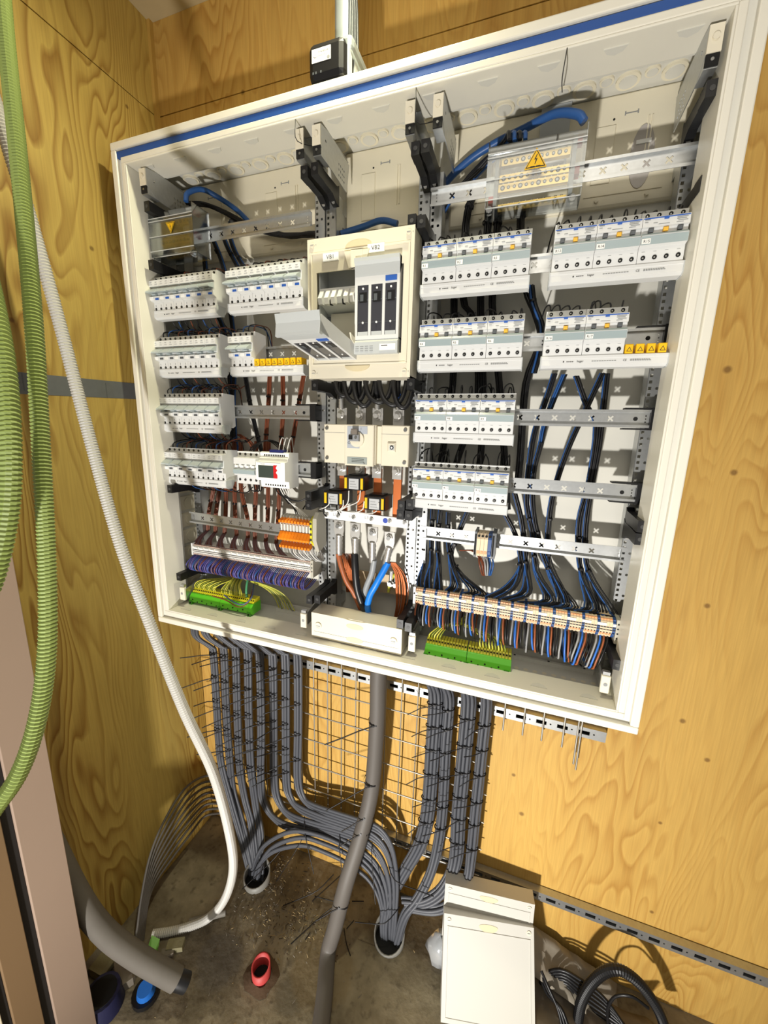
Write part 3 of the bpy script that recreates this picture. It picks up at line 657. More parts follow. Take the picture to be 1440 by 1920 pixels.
for k in range(12): q.box(0.012+k*0.0055, 0.0155+k*0.0055, -0.0466, -0.0458, 0.0365, 0.041, M_HOLE)
for k in range(9): q.box(0.014+k*0.0075, 0.0175+k*0.0075, -0.0478, -0.0468, -0.0420, -0.038, M_HOLE)
part(q, 'terminal_openings', t, kind='stuff')
q = MB(); q.box(0.028, 0.070, -0.044, -0.020, 0.046, 0.053, mat('plug_navy', (28, 34, 90), 0.4)); part(q, 'plug_connector', t, label='navy plug connector')

# ================================================================== cream cover with the two fuse switches
o0 = (0.656, -0.10, -0.558)
t = thing('fuse_switch_cover', 'cream cover panel with openings for the VB1 and VB2 fuse switches', 'cover', o0)
X0, X1, Z0, Z1, YF = 0.5335, 0.7785, -0.556, -0.2655, -0.186
b = MB()
b.plate(rectl(X0, X1, Z0, Z1), [rectl(0.5555, 0.757, -0.506, -0.333)], 0.003, M_IVORY, 'Y', YF)
for bx in ((X0, X0+0.003, YF+0.003, -0.130, Z0, Z1), (X1-0.003, X1, YF+0.003, -0.130, Z0, Z1), (X0, X1, YF+0.003, -0.130, Z1-0.003, Z1), (X0, X1, YF+0.003, -0.130, Z0, Z0+0.003)): b.box(*bx, M_IVORY)
part(b, 'panel', t, o0)
q = frame4(X0+0.008, X1-0.008, Z0+0.028, Z1-0.028, 0.004, YF-0.0025, YF, M_IVORY); part(q, 'raised_border', t, o0, bevel=0.001)
q = MB(); q.box(0.640, 0.668, YF-0.008, YF, -0.333, -0.300, M_IVORY); q.prism([(0.625, -0.300), (0.683, -0.300), (0.672, -0.333), (0.636, -0.333)], YF-0.006, YF, M_IVORY, axis='Y'); part(q, 'centre_rib', t, o0, bevel=0.001)
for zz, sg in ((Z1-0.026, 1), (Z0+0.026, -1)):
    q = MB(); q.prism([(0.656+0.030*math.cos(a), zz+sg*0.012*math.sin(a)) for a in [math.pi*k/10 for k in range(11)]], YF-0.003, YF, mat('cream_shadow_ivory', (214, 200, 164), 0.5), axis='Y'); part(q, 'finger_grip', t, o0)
for x in (X0+0.0125, X1-0.0125):
    for z in (Z0+0.012, Z1-0.012):
        q = MB(); q.cyl((x, YF+0.001, z), (x, YF-0.002, z), 0.0055, M_IVORY, 14); q.box(x-0.004, x+0.004, YF-0.0024, YF-0.0019, z-0.0006, z+0.0006, M_PRINT2); q.text('<', x+0.007, YF, z-0.002, 0.006, M_PRINT2)
        part(q, 'quarter_turn_lock', t, o0)
for x, s, dz in ((0.5725, 'VB1', 0.0), (0.6770, 'VB2', 0.0065)):
    q = MB(); q.cbox(x, x+0.038, YF-0.0035, YF, -0.3135+dz, -0.2975+dz, M_LABEL, 0.001); q.text(s, x+0.019, YF-0.0035, -0.3095+dz, 0.0115, M_PRINT, 'CENTER'); part(q, 'name_plate', t, o0, 'white name plate')
# closed switch VB2
def fuse_lid(w, h):
    """lid in its own frame: x across, z up from the hinge, front towards -y"""
    P = []
    b = MB()
    wins = [rectl(0.006+i*(w-0.006)/3, 0.006+i*(w-0.006)/3+(w-0.006)/3-0.006, 0.008, h-0.050) for i in range(3)]
    b.plate(rectl(0, w, 0, h), wins, 0.004, M_DEV, 'Y', -0.030)
    b.box(0, 0.003, -0.026, 0, 0, h, M_DEV); b.box(w-0.003, w, -0.026, 0, 0, h, M_DEV); b.box(0, w, -0.026, -0.018, h-0.003, h, M_DEV); b.box(0, w, -0.026, 0, 0, 0.003, M_DEV); b.box(0.003, w-0.003, -0.004, -0.001, 0.05, 0.1, M_DEV2)
    P.append(('frame', b, None))
    g = MB(); g.prism([(-0.030, h-0.034), (-0.0305, h-0.030), (-0.0315, h-0.012), (-0.036, h-0.006), (-0.036, h+0.001), (-0.030, h+0.001), (-0.012, h+0.002), (0.004, h+0.008), (0.004, h+0.006), (-0.012, h-0.001), (-0.026, h-0.030)], 0.0, w, M_DEV2); P.append(('grip', g, 'recessed pull grip'))
    for i, wn in enumerate(wins):
        x0, x1 = wn[0][0], wn[1][0]
        q = MB(); q.box(x0, x1, -0.0285, -0.0265, 0.008, h-0.050, M_SMOKE); P.append(('window', q, 'smoked inspection window'))
        q = MB(); q.cyl(((x0+x1)/2, -0.0285, h-0.057), ((x0+x1)/2, -0.0300, h-0.057), 0.0022, M_LABEL, 8); P.append(('test_plug', q, None))
        q = MB(); q.cyl(((x0+x1)/2, -0.0285, 0.034), ((x0+x1)/2, -0.0300, 0.034), 0.0022, M_LABEL, 8); P.append(('test_plug', q, None))
        q = MB(); q.box(x0+0.004, x1-0.004, -0.0290, -0.0285, h-0.084, h-0.064, M_BLACK); q.box(x0+0.006, x1-0.012, -0.0293, -0.0290, h-0.081, h-0.068, M_GREY); P.append(('fuse_contact', q, None))
        q = MB(); q.box(x0+0.001, x1-0.001, -0.0288, -0.0285, 0.078, 0.0795, M_GREY); P.append(('fuse_edge', q, None)); q = MB(); q.box(x0+0.001, x1-0.001, -0.0288, -0.0285, 0.034, 0.0348, M_GREY); P.append(('fuse_edge', q, None)); q = MB(); q.box(x0+0.001, x1-0.001, -0.0295, -0.0285, 0.008, 0.016, M_DEV2); P.append(('fuse_edge', q, None))
    q = MB(); q.box(w*0.69, w-0.006, -0.0312, -0.030, h-0.046, h-0.036, M_BLUEP); P.append(('blue_marker', q, 'blue marker field'))
    return P
LW, LH = 0.100, 0.158
o1 = (0.7025, -0.165, -0.508)
t2 = thing('fuse_switch', 'closed grey three-pole fuse switch under the VB2 plate', 'fuse switch', o1)
for n, b, lb in fuse_lid(LW, LH):
    b.v = [(x-LW/2, y, z+0.030) for x, y, z in b.v]; part(b, n, t2, label=lb)
q = MB(); q.prism([(0, 0), (0, 0.034), (-0.026, 0.032), (-0.034, 0.024), (-0.034, 0.0)], -LW/2, LW/2, M_DEV2); part(q, 'base', t2)
q = MB()
for k in range(4):
    for j in range(3): q.box(-LW/2+0.004+k*0.011, -LW/2+0.012+k*0.011, -0.0345, -0.034, 0.006+j*0.0045, 0.0068+j*0.0045, M_PRINT2)
q.box(LW/2-0.040, LW/2-0.004, -0.0350, -0.034, 0.006, 0.019, M_LABEL); q.box(LW/2-0.036, LW/2-0.022, -0.0353, -0.035, 0.0145, 0.0160, M_PRINT); part(q, 'type_label', t2)
q = MB(); q.box(-LW/2, LW/2, 0.0, 0.075, 0.0, 0.175, M_DEV2); part(q, 'housing', t2)
# open switch VB1: base in the panel, lid folded down towards the viewer
o2 = (0.6045, -0.165, -0.508)
t3 = thing('fuse_switch', 'opened fuse switch under the VB1 plate with its lid folded down', 'fuse switch', o2)
q = MB(); q.box(-0.0485, 0.0465, 0.030, 0.075, 0.0, 0.215, M_DEV2); q.box(-0.0485, -0.0455, -0.010, 0.030, 0.0, 0.205, M_DEV2); part(q, 'housing', t3)
q = MB(); q.prism([(0.032, 0.100), (-0.012, 0.116), (-0.012, 0.145), (0.032, 0.160)], -0.0455, 0.0465, M_DEV); part(q, 'contact_carrier', t3)
for i in range(6):
    x = -0.044+i*0.0155
    q = MB(); q.prism([(-0.008, 0.110), (-0.022, 0.110), (-0.026, 0.122), (-0.014, 0.140), (-0.008, 0.142)], x, x+0.0100, M_LABEL if i % 3 else M_DEV); part(q, 'contact_shroud', t3)
    if i % 2: 
        q = MB(); q.prism([(-0.008, 0.110), (-0.018, 0.108), (-0.019, 0.118), (-0.010, 0.128)], x+0.0105, x+0.0145, M_HOLE); part(q, 'contact_slot', t3)
q = MB()
q.box(-0.030, 0.044, 0.012, 0.030, 0.020, 0.098, M_TERM); q.box(-0.044, -0.032, 0.020, 0.030, 0.05, 0.095, M_GREY); part(q, 'inner_plate', t3)
lidM = Matrix.Translation((0.0, -0.012, 0.020)) @ Matrix.Rotation(math.radians(-3), 4, 'Z') @ Matrix.Rotation(math.radians(80), 4, 'X')
lid = link('lid', None, t3); lid['label'] = 'folded-down lid of the fuse switch'
for n, b, lb in fuse_lid(LW, LH):
    b.v = [tuple(lidM @ Vector((x-LW/2, y, z))) for x, y, z in b.v]; part(b, n, lid, label=lb)
q = MB(); q.prism([(0.0, 0.0), (-0.02, 0.03), (-0.055, 0.040), (-0.05, 0.028), (-0.022, 0.016), (-0.008, -0.004)], 0.047, 0.050, M_IVORY); part(q, 'hinge_arm', t3)

# ================================================================== main switch
o0 = (0.662, -0.08, -0.754)
t = thing('main_switch', 'cream four-pole main switch below the two-slot cover', 'main switch', o0)
b = MB(); b.cbox(0.5525, 0.690, -0.150, -0.050, -0.753, -0.658, M_IVORY, 0.002); b.cbox(0.704, 0.772, -0.150, -0.050, -0.753, -0.658, M_IVORY, 0.002); b.box(0.688, 0.706, -0.138, -0.050, -0.750, -0.661, M_IVORY); part(b, 'body', t, o0)
q = MB(); q.cbox(0.612, 0.688, -0.158, -0.150, -0.756, -0.658, M_IVORY, 0.002); part(q, 'centre_module', t, o0)
q = MB(); q.box(0.620, 0.652, -0.1592, -0.158, -0.714, -0.662, mat('switch_bluegrey', (170, 176, 184), 0.45)); q.box(0.652, 0.672, -0.1592, -0.158, -0.680, -0.662, MATS['switch_bluegrey']); q.text('O', 0.6215, -0.1592, -0.7045, 0.009, M_PRINT); q.text('I', 0.655, -0.1592, -0.670, 0.007, M_PRINT); part(q, 'dial_plate', t, o0)
q = MB(); q.cyl((0.646, -0.158, -0.693), (0.646, -0.163, -0.693), 0.018, M_IVORY, 24); part(q, 'dial', t, o0)
q = MB(); q.cbox(0.634, 0.650, -0.170, -0.159, -0.693, -0.668, mat('switch_brown_grey', (120, 112, 104), 0.4), 0.0015); q.cbox(0.629, 0.655, -0.172, -0.160, -0.697, -0.681, mat('switch_grey', (140, 142, 146), 0.4), 0.002); q.box(0.6295, 0.6395, -0.1728, -0.172, -0.693, -0.683, M_HOLE); q.cyl((0.648, -0.172, -0.688), (0.648, -0.1735, -0.688), 0.0035, M_SCREW, 10); part(q, 'handle', t, o0, 'grey rotary handle')
q = MB(); q.box(0.620, 0.672, -0.1588, -0.158, -0.752, -0.735, mat('plate_grey_green', (150, 158, 154), 0.5))
for k in range(3): q.box(0.632, 0.664, -0.1592, -0.1588, -0.740-k*0.0035, -0.739-k*0.0035, M_PRINT)
q.text('CE', 0.662, -0.1588, -0.7505, 0.0045, M_PRINT); part(q, 'rating_plate', t, o0)
q = MB(); q.cbox(0.721, 0.741, -0.156, -0.150, -0.719, -0.697, M_IVORY, 0.003); q.box(0.7275, 0.7385, -0.1572, -0.156, -0.715, -0.704, M_DEV2); q.cyl((0.733, -0.1572, -0.709), (0.733, -0.1582, -0.709), 0.0046, M_HOLE, 14); q.cyl((0.733, -0.1582, -0.709), (0.733, -0.1586, -0.709), 0.0024, M_LABEL, 10); part(q, 'auxiliary_shaft', t, o0)
q = MB()
for x0, x1 in ((0.5525, 0.612), (0.704, 0.772)): q.box(x0, x1, -0.1504, -0.150, -0.679, -0.6782, M_PRINT2)
part(q, 'seam', t, o0)
for x, z in ((0.5615, -0.668), (0.5615, -0.741), (0.763, -0.668), (0.763, -0.743)):
    q = MB(); q.cyl((x, -0.150, z), (x, -0.1535, z), 0.0042, M_SCREW, 10); part(q, 'screw', t, o0)
CX = [0.586, 0.637, 0.682, 0.735]
for i, x in enumerate(CX):
    q = MB(); q.box(x-0.0135, x+0.0135, -0.118, -0.112, -0.660, -0.618, M_STEEL); q.cyl((x, -0.118, -0.637), (x, -0.1275, -0.637), 0.0095, M_STEEL, 14); q.cyl((x, -0.1275, -0.637), (x, -0.134, -0.637), 0.0060, M_STEEL, 6); part(q, 'upper_terminal', t, o0)
    q = MB(); q.box(x-0.0115, x+0.0115, -0.118, -0.112, -0.788, -0.750, M_STEEL); q.cyl((x, -0.118, -0.768), (x, -0.1275, -0.768), 0.0095, M_STEEL, 14); q.cyl((x, -0.1275, -0.768), (x, -0.134, -0.768), 0.0060, M_STEEL, 6); part(q, 'lower_terminal', t, o0)
# copper bars and the white strip that carries them
for i, x in enumerate(CX):
    q = MB(); q.box(x-0.0105, x+0.0105, -0.110, -0.102, -0.900, -0.765, M_COPPER)
    single(q, 'copper_busbar', 'flat copper bar, %s from the left under the main switch' % ORD[i], 'busbar', 'copper busbars under the main switch', bevel=0.001)
o0 = (0.654, -0.118, -0.908)
t = thing('busbar_carrier', 'white carrier strip marked L1 L2 L3 with screws and a blue dot', 'carrier', o0)
q = MB(); q.prism([(0.5375, -0.905), (0.769, -0.909), (0.769, -0.885), (0.5375, -0.880)], -0.120, -0.111, M_LABEL, axis='Y'); part(q, 'strip', t, o0, bevel=0.0012)
for i, s in enumerate(('L1', 'L2', 'L3')):
    q = MB(); q.text(s, (0.562, 0.608, 0.653)[i], -0.120, -0.8955, 0.011, M_PRINT2); part(q, 'marking', t, o0)
q = MB(); q.cyl((0.7095, -0.120, -0.8945), (0.7095, -0.1206, -0.8945), 0.0068, mat('blue_dot', (44, 70, 170), 0.5), 16); part(q, 'neutral_dot', t, o0, 'round blue neutral mark')
for x in (0.545, 0.578, 0.6225, 0.672, 0.7215, 0.7605):
    q = MB(); q.cyl((x, -0.120, -0.8945), (x, -0.1245, -0.8945), 0.0052, M_STEEL, 6); q.cyl((x, -0.1245, -0.8945), (x, -0.126, -0.8945), 0.0032, M_SCREW, 8); part(q, 'screw', t, o0)
# current transformers
for x, z, w, yy in ((0.6365, -0.800, 'uppermost of the three on the copper bars', -0.155), (0.580, -0.842, 'left one of the three on the copper bars', -0.155), (0.6915, -0.846, 'right one of the three on the copper bars', -0.155)):
    o0 = (x, yy, z-0.018)
    t = thing('current_transformer', 'black and yellow current transformer, '+w, 'transformer', o0)
    q = MB(); q.cbox(x-0.0275, x+0.0275, yy, yy+0.060, z-0.0175, z+0.0175, M_BLACK, 0.002); q.box(x-0.018, x+0.018, yy+0.012, yy+0.048, z+0.0175, z+0.0205, M_BLACK); part(q, 'core', t, o0)
    for xx in (x-0.0215, x+0.0215):
        q = MB(); q.cbox(xx-0.0034, xx+0.0034, yy-0.0022, yy, z-0.0135, z+0.0135, M_YEL, 0.001); part(q, 'yellow_clip', t, o0)
    q = MB(); q.box(x-0.0130, x+0.0130, yy-0.0008, yy, z-0.0145, z+0.0115, mat('plate_light_grey', (182, 184, 186), 0.5))
    for k in range(3):
        q.box(x-0.010, x+0.009-k*0.003, yy-0.0011, yy-0.0008, z-0.0095+k*0.0065, z-0.0080+k*0.0065, M_PRINT2)
    part(q, 'type_plate', t, o0)
# cable lugs under the strip and above the switch
LUG = []
for i, (x, zt, dx) in enumerate(((0.580, -0.917, 0), (0.627, -0.920, 0), (0.676, -0.925, 0), (0.7225, -0.933, -0.010))):
    o0 = (x, -0.125, zt-0.095)
    t = thing('cable_lug', 'large tinned cable lug, %s from the left below the white strip' % ORD[i], 'cable lug', o0, 'large cable lugs')
    q = MB(); q.prism([(x-0.0135, zt+0.010), (x+0.0135, zt+0.010), (x+0.0135, zt-0.018), (x+0.010, zt-0.032), (x-0.010, zt-0.032), (x-0.0135, zt-0.018)], -0.122, -0.116, M_STEEL, axis='Y'); part(q, 'palm', t, o0, bevel=0.002)
    q = MB(); q.cyl((x, -0.122, zt-0.004), (x, -0.128, zt-0.004), 0.0090, M_STEEL, 6); q.cyl((x, -0.128, zt-0.004), (x, -0.132, zt-0.004), 0.0055, M_SCREW, 10); part(q, 'bolt', t, o0)
    q = MB(); k = 10; pts = [(x+dx*j/k, -0.119, zt-0.030-0.055*j/k) for j in range(k+1)]; q.tube(pts, 0.009, M_STEEL, 12, rs=[0.0095-0.0013*(j % 2) for j in range(k+1)]); part(q, 'crimped_barrel', t, o0)
for i, x in enumerate(CX):
    o0 = (x, -0.13, -0.632)
    t = thing('cable_lug', 'small tinned cable lug, %s from the left above the main switch' % ORD[i], 'cable lug', o0, 'small cable lugs')
    q = MB(); q.box(x-0.009, x+0.009, -0.1215, -0.1182, -0.648, -0.620, M_STEEL); part(q, 'palm', t, o0)
    q = MB(); q.tube([(x, -0.122-0.0, -0.622+0.004*j) for j in range(8)], 0.0062, M_STEEL, 10, rs=[0.0066-0.0008*(j % 2) for j in range(8)]); part(q, 'crimped_barrel', t, o0)
# low cream cover at the bottom
o0 = (0.655, -0.15, -1.222)
t = thing('blanking_cover', 'low cream blanking cover at the bottom of the cabinet', 'cover', o0)
q = MB(); q.plate([(0.529, -1.221), (0.782, -1.221), (0.782, -1.151), (0.690, -1.151), (0.672, -1.1535), (0.640, -1.1535), (0.622, -1.151), (0.529, -1.151)], [], 0.003, M_IVORY, 'Y', -0.183)
q.box(0.529, 0.782, -0.180, -0.125, -1.154, -1.151, M_IVORY); q.box(0.529, 0.532, -0.180, -0.125, -1.221, -1.154, M_IVORY); q.box(0.779, 0.782, -0.180, -0.125, -1.221, -1.154, M_IVORY); part(q, 'panel', t, o0)
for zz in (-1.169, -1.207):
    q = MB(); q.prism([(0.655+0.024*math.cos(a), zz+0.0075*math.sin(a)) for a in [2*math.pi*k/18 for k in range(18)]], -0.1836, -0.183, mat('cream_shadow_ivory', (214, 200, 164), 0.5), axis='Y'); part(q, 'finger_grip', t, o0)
q = MB(); q.box(0.536, 0.775, -0.1834, -0.183, -1.2045, -1.2037, M_PRINT2); part(q, 'seam', t, o0)
for x in (0.550, 0.761):
    q = MB(); q.cyl((x, -0.183, -1.186), (x, -0.1860, -1.186), 0.0095, M_IVORY, 16); q.box(x-0.006, x+0.006, -0.1866, -0.186, -1.1866, -1.1854, M_PRINT2); q.text('< >', x, -0.186, -1.193, 0.006, M_PRINT2, 'CENTER'); part(q, 'quarter_turn_lock', t, o0)
# ================================================================== terminals
def clear_plastic():
    m = bpy.data.materials.new('clear_cover_plastic'); m.use_nodes = True; nt = m.node_tree; N = nt.nodes.new; Lk = nt.links.new
    nt.nodes.remove(nt.nodes['Principled BSDF']); out = nt.nodes['Material Output']
    t = N('ShaderNodeBsdfTransparent'); t.inputs[0].default_value = (0.90, 0.91, 0.90, 1)
    g = N('ShaderNodeBsdfGlossy'); g.inputs['Roughness'].default_value = 0.08; g.inputs[0].default_value = (0.95, 0.97, 1, 1)
    f = N('ShaderNodeFresnel'); f.inputs[0].default_value = 1.55
    a = N('ShaderNodeMath'); a.operation = 'MULTIPLY_ADD'; a.inputs[1].default_value = 0.8; a.inputs[2].default_value = 0.015; Lk(f.outputs[0], a.inputs[0])
    x = N('ShaderNodeMixShader'); Lk(a.outputs[0], x.inputs[0]); Lk(t.outputs[0], x.inputs[1]); Lk(g.outputs[0], x.inputs[2]); Lk(x.outputs[0], out.inputs[0])
    return m
M_CLEAR = clear_plastic()
M_CLEDGE = mat('clear_edge', (186, 188, 186), 0.15, spec=0.8)
def sticker(mb, cx, y, cz, s, up=1):
    tri = lambda k: [(cx-s*k, cz-up*s*0.60*k), (cx+s*k, cz-up*s*0.60*k), (cx, cz+up*s*1.08*k)]
    mb.prism(tri(1.0), y-0.0004, y, M_YEL, axis='Y'); mb.prism(tri(0.88), y-0.0006, y-0.0004, M_PRINT, axis='Y'); mb.prism(tri(0.76), y-0.0008, y-0.0006, M_YEL, axis='Y')
    q = [(0.06, 0.60), (-0.16, 0.10), (0.0, 0.13), (-0.10, -0.30), (-0.02, -0.27), (0.14, 0.22), (-0.02, 0.19), (0.13, 0.60)]
    mb.prism([(cx+s*a, cz+up*s*b*0.9) for a, b in q], y-0.0010, y-0.0008, M_PRINT, axis='Y')
    mb.box(cx-s*0.45, cx-s*0.05, y-0.0010, y-0.0008, cz-up*s*0.45-s*0.04, cz-up*s*0.45+s*0.04, M_PRINT); mb.box(cx+s*0.02, cx+s*0.45, y-0.0010, y-0.0008, cz-up*s*0.44-s*0.02, cz-up*s*0.44+s*0.02, M_PRINT)
def nblock(x0, x1, z0, z1, label, scr, up, ss):
    yf, yb = -0.160, -0.102; o0 = ((x0+x1)/2, -0.13, z0)
    t = thing('neutral_block', label, 'terminal block', o0)
    w = 0.0016
    for nm, b in (('cover_front', (x0, x1, yf, yf+w, z0+0.012, z1-0.022)), ('cover_side', (x0, x0+w, yf+w, yb, z0, z1)), ('cover_side', (x1-w, x1, yf+w, yb, z0, z1)), ('cover_bottom', (x0, x1, yf+0.010, yb, z0, z0+w)), ('cover_top', (x0, x1, yf+0.018, yb, z1-w, z1))):
        q = MB(); q.box(*b, M_CLEAR); part(q, nm, t, o0, 'clear plastic cover')
    q = MB(); q.prism([(yf+w, z1-0.022), (yf+0.018, z1), (yf+0.0195, z1-w), (yf+w*2, z1-0.024)], x0, x1, M_CLEAR); q.prism([(yf, z0+0.012), (yf+0.010, z0), (yf+0.012, z0+w), (yf+w, z0+0.013)], x0, x1, M_CLEAR); part(q, 'cover_slope', t, o0, 'clear plastic cover')
    for zz, dy in ((z1-0.023, 0), (z0+0.045, 0), (z0+0.012, 0), (z1-0.030, 0), (z0+0.002, 0.009)):
        q = MB(); q.box(x0, x1, yf-0.0012+dy, yf+0.0004+dy, zz-0.0008, zz+0.0008, M_CLEDGE); part(q, 'cover_rib', t, o0)
    for xx in (x0+0.008, x1-0.014):
        q = MB(); q.cyl((xx, yf+0.006, z0-0.001), (xx, yf+0.018, z0-0.001), 0.006, M_CLEAR, 10); part(q, 'cover_foot', t, o0, 'clear foot')
    for i, (zz, yy) in enumerate(((z1-0.016, -0.118), (z1-0.055, -0.138), (z0+0.036, -0.146), (z0+0.010, -0.130))):
        q = MB(); q.box(x0+0.022, x1-0.024, yy, yy+0.010, zz-0.0065, zz+0.0065, M_BRASS)
        for k in range(scr):
            xx = x0+0.030+k*(x1-x0-0.062)/(scr-1); rr = 0.0030 if k % 3 else 0.0042
            q.cyl((xx, yy-0.0006, zz), (xx, yy+0.002, zz), rr, M_HOLE, 10); q.disc((xx, yy-0.0008, zz), rr*0.6, M_SCREW, 8); q.cyl((xx, yy+0.005, zz+0.0065), (xx, yy+0.005, zz+0.0095), 0.0026, M_STEEL, 8)
        part(q, 'brass_bar', t, o0, 'brass bar with terminal screws')
    for xx in (x0+0.014, x1-0.022):
        q = MB(); q.box(xx, xx+0.007, -0.150, yb, z0+0.006, z1-0.010, mat('clear_grey_holder', (150, 154, 156), 0.2, spec=0.7)); part(q, 'bar_holder', t, o0)
    for xx, zz in ((x1-0.010, z1-0.012), (x0+0.010, z0+0.022), (x1-0.010, z1-0.062)):
        q = MB(); q.box(xx-0.006, xx+0.004, -0.140, -0.122, zz-0.006, zz+0.006, mat('dark_red_cap', (170, 40, 26), 0.4)); part(q, 'red_clamp', t, o0, 'dark red clamp')
    q = MB(); sticker(q, (x0+x1)/2+0.002*ss, yf-0.0004, z0+0.064, 0.0195*ss, up); part(q, 'warning_sticker', t, o0, 'yellow warning triangle with a black flash')
nblock(0.909, 1.079, -0.243, -0.132, 'large clear neutral block with yellow triangle on the right rail', 11, 1, 1.0)
nblock(0.052, 0.196, -0.240, -0.130, 'small clear terminal block with upside-down yellow triangle, upper left', 8, -1, 0.75)

M_TB = mat('terminal_beige', (222, 200, 168), 0.5); M_TO = mat('terminal_orange_key', (226, 150, 96), 0.45); M_TBL = mat('terminal_blue', (38, 74, 130), 0.45)
def term_mesh(body, key, lab, w):
    b = MB()
    b.prism([(-0.078, 0.0), (-0.116, 0.001), (-0.126, -0.006), (-0.1275, -0.016), (-0.1275, -0.028), (-0.122, -0.036), (-0.116, -0.045), (-0.078, -0.046)], 0, w, body)
    b.box(0.0004, w-0.0004, -0.1225, -0.118, -0.0065, -0.0005, key); b.box(0.0004, w-0.0004, -0.1285, -0.1270, -0.0185, -0.0165, M_PRINT); b.box(0.0004, w-0.0004, -0.1285, -0.1270, -0.0245, -0.0228, M_PRINT)
    b.box(0.0008, w-0.0008, -0.1245, -0.1210, -0.0375, -0.0335, key); b.cyl((w/2, -0.1262, -0.0305), (w/2, -0.1245, -0.0305), w*0.33, M_HOLE, 6)
    if lab: b.box(0.0, w, -0.1284, -0.126, -0.0145, -0.0085, M_LABEL)
    return b.mesh('terminal')
TM = [term_mesh(M_TB, M_TO, False, 0.0058), term_mesh(M_TB, M_TO, True, 0.0058), term_mesh(M_TBL, M_TBL, True, 0.0058)]
PAT = [1, 0, 0, 2, 1]
for i in range(74):
    k = PAT[i % 5]; lb = {0: 'beige terminal with orange keys in the right terminal strip', 1: 'beige terminal with white marker in the right terminal strip', 2: 'dark blue neutral terminal in the right terminal strip'}[k]
    o = link('rail_terminal', TM[k], None, (0.7985+i*0.0061, 0, -1.0625+ZT)); setp(o, lb, 'terminal', {0: 'plain beige terminals of the right strip', 1: 'beige terminals with markers of the right strip', 2: 'blue terminals of the right strip'}[k])
b = MB(); b.box(0.7920, 0.7980, -0.126, -0.078, -1.112, -1.058, M_DEV); b.cyl((0.795, -0.128, -1.075), (0.795, -0.126, -1.075), 0.002, M_HOLE, 6); single(b, 'end_clamp', 'grey end clamp at the left end of the right terminal strip', 'clamp')
b = MB(); b.box(1.2502, 1.2580, -0.128, -0.078, -1.116, -1.060, M_TERM)
for k in range(4): b.cyl((1.254, -0.1285, -1.070-k*0.011), (1.254, -0.127, -1.070-k*0.011), 0.002, M_HOLE, 6)
single(b, 'end_clamp', 'grey end clamp at the right end of the right terminal strip', 'clamp')
TL2 = [term_mesh(mat('terminal_white', (222, 220, 214), 0.5), mat('terminal_pinkish', (196, 170, 156), 0.5), True, 0.0049), term_mesh(MATS['terminal_white'], MATS['terminal_pinkish'], False, 0.0049)]
for i in range(80):
    o = link('rail_terminal', TL2[0 if i % 4 else 1], None, (0.0795+i*0.0052, 0, -1.0335+ZT)); o.scale = (1, 1, 0.84); setp(o, 'narrow white terminal in the left terminal strip above the violet wire loops', 'terminal', 'white terminals of the left strip')
b = MB(); b.box(0.4965, 0.5045, -0.128, -0.078, -1.078, -1.028, M_TERM)
for k in range(3): b.cyl((0.5005, -0.1285, -1.038-k*0.011), (0.5005, -0.127, -1.038-k*0.011), 0.002, M_HOLE, 6)
single(b, 'end_clamp', 'grey end clamp at the right end of the left terminal strip', 'clamp')
b = MB(); b.box(0.0735, 0.0785, -0.126, -0.078, -1.068, -1.030, M_DEV); single(b, 'end_clamp', 'pale end plate at the left end of the left terminal strip', 'clamp')
for x0, x1, z, lb in ((0.07, 0.515, -1.053, 'rail under the left terminal strip'), (0.79, 1.262, -1.086, 'rail under the right terminal strip')):
    rail(x0, x1, z, 'steel '+lb, ry=-0.078)
# orange measuring terminals
for i in range(10):
    x = 0.408+i*0.0098; o0 = (x, -0.12, -0.993)
    b = MB(); b.prism([(-0.11, -0.992), (-0.11, -0.905), (-0.128, -0.908), (-0.134, -0.925), (-0.134, -0.965), (-0.128, -0.985)], x, x+0.0088, M_TERM)
    t = thing('test_terminal', 'grey terminal with orange slide, %s from the left in the short orange group' % ORD[i], 'terminal', o0, 'orange test terminals'); part(b, 'body', t, o0)
    for z, d in ((-0.918, 0.002), (-0.985, -0.002)):
        q = MB(); q.prism([(-0.130, z-0.006), (-0.146, z-0.008+d), (-0.146, z-0.001+d), (-0.130, z+0.006)], x+0.001, x+0.0078, M_ORANGE); part(q, 'orange_slide', t, o0)
    q = MB(); q.prism([(-0.134, -0.962), (-0.150, -0.972), (-0.152, -0.966), (-0.138, -0.950), (-0.134, -0.950)], x, x+0.0092, M_ORANGE); part(q, 'orange_lever', t, o0)
    q = MB(); q.box(x+0.002, x+0.0066, -0.1372, -0.134, -0.948, -0.930, M_WWHITE); part(q, 'link_slot', t, o0)
o0 = (0.52, -0.11, -1.0)
t = thing('end_clamp', 'large grey end block with green-yellow mark right of the orange terminals', 'clamp', o0)
b = MB(); b.prism([(-0.085, -0.99), (-0.085, -0.895), (-0.125, -0.890), (-0.140, -0.905), (-0.142, -0.965), (-0.126, -1.0)], 0.512, 0.5235, M_TERM); part(b, 'body', t, o0)
b = MB(); b.prism([(-0.128, -0.985), (-0.145, -0.968), (-0.146, -0.912), (-0.128, -0.900)], 0.506, 0.512, M_TYEL); part(b, 'earth_mark', t, o0, 'yellow earth terminal')
b = MB()
for k in range(4): b.box(0.5065, 0.5115, -0.1468, -0.1455, -0.966+k*0.015, -0.960+k*0.015, M_PRINT)
part(b, 'screw_slots', t, o0, kind='stuff')
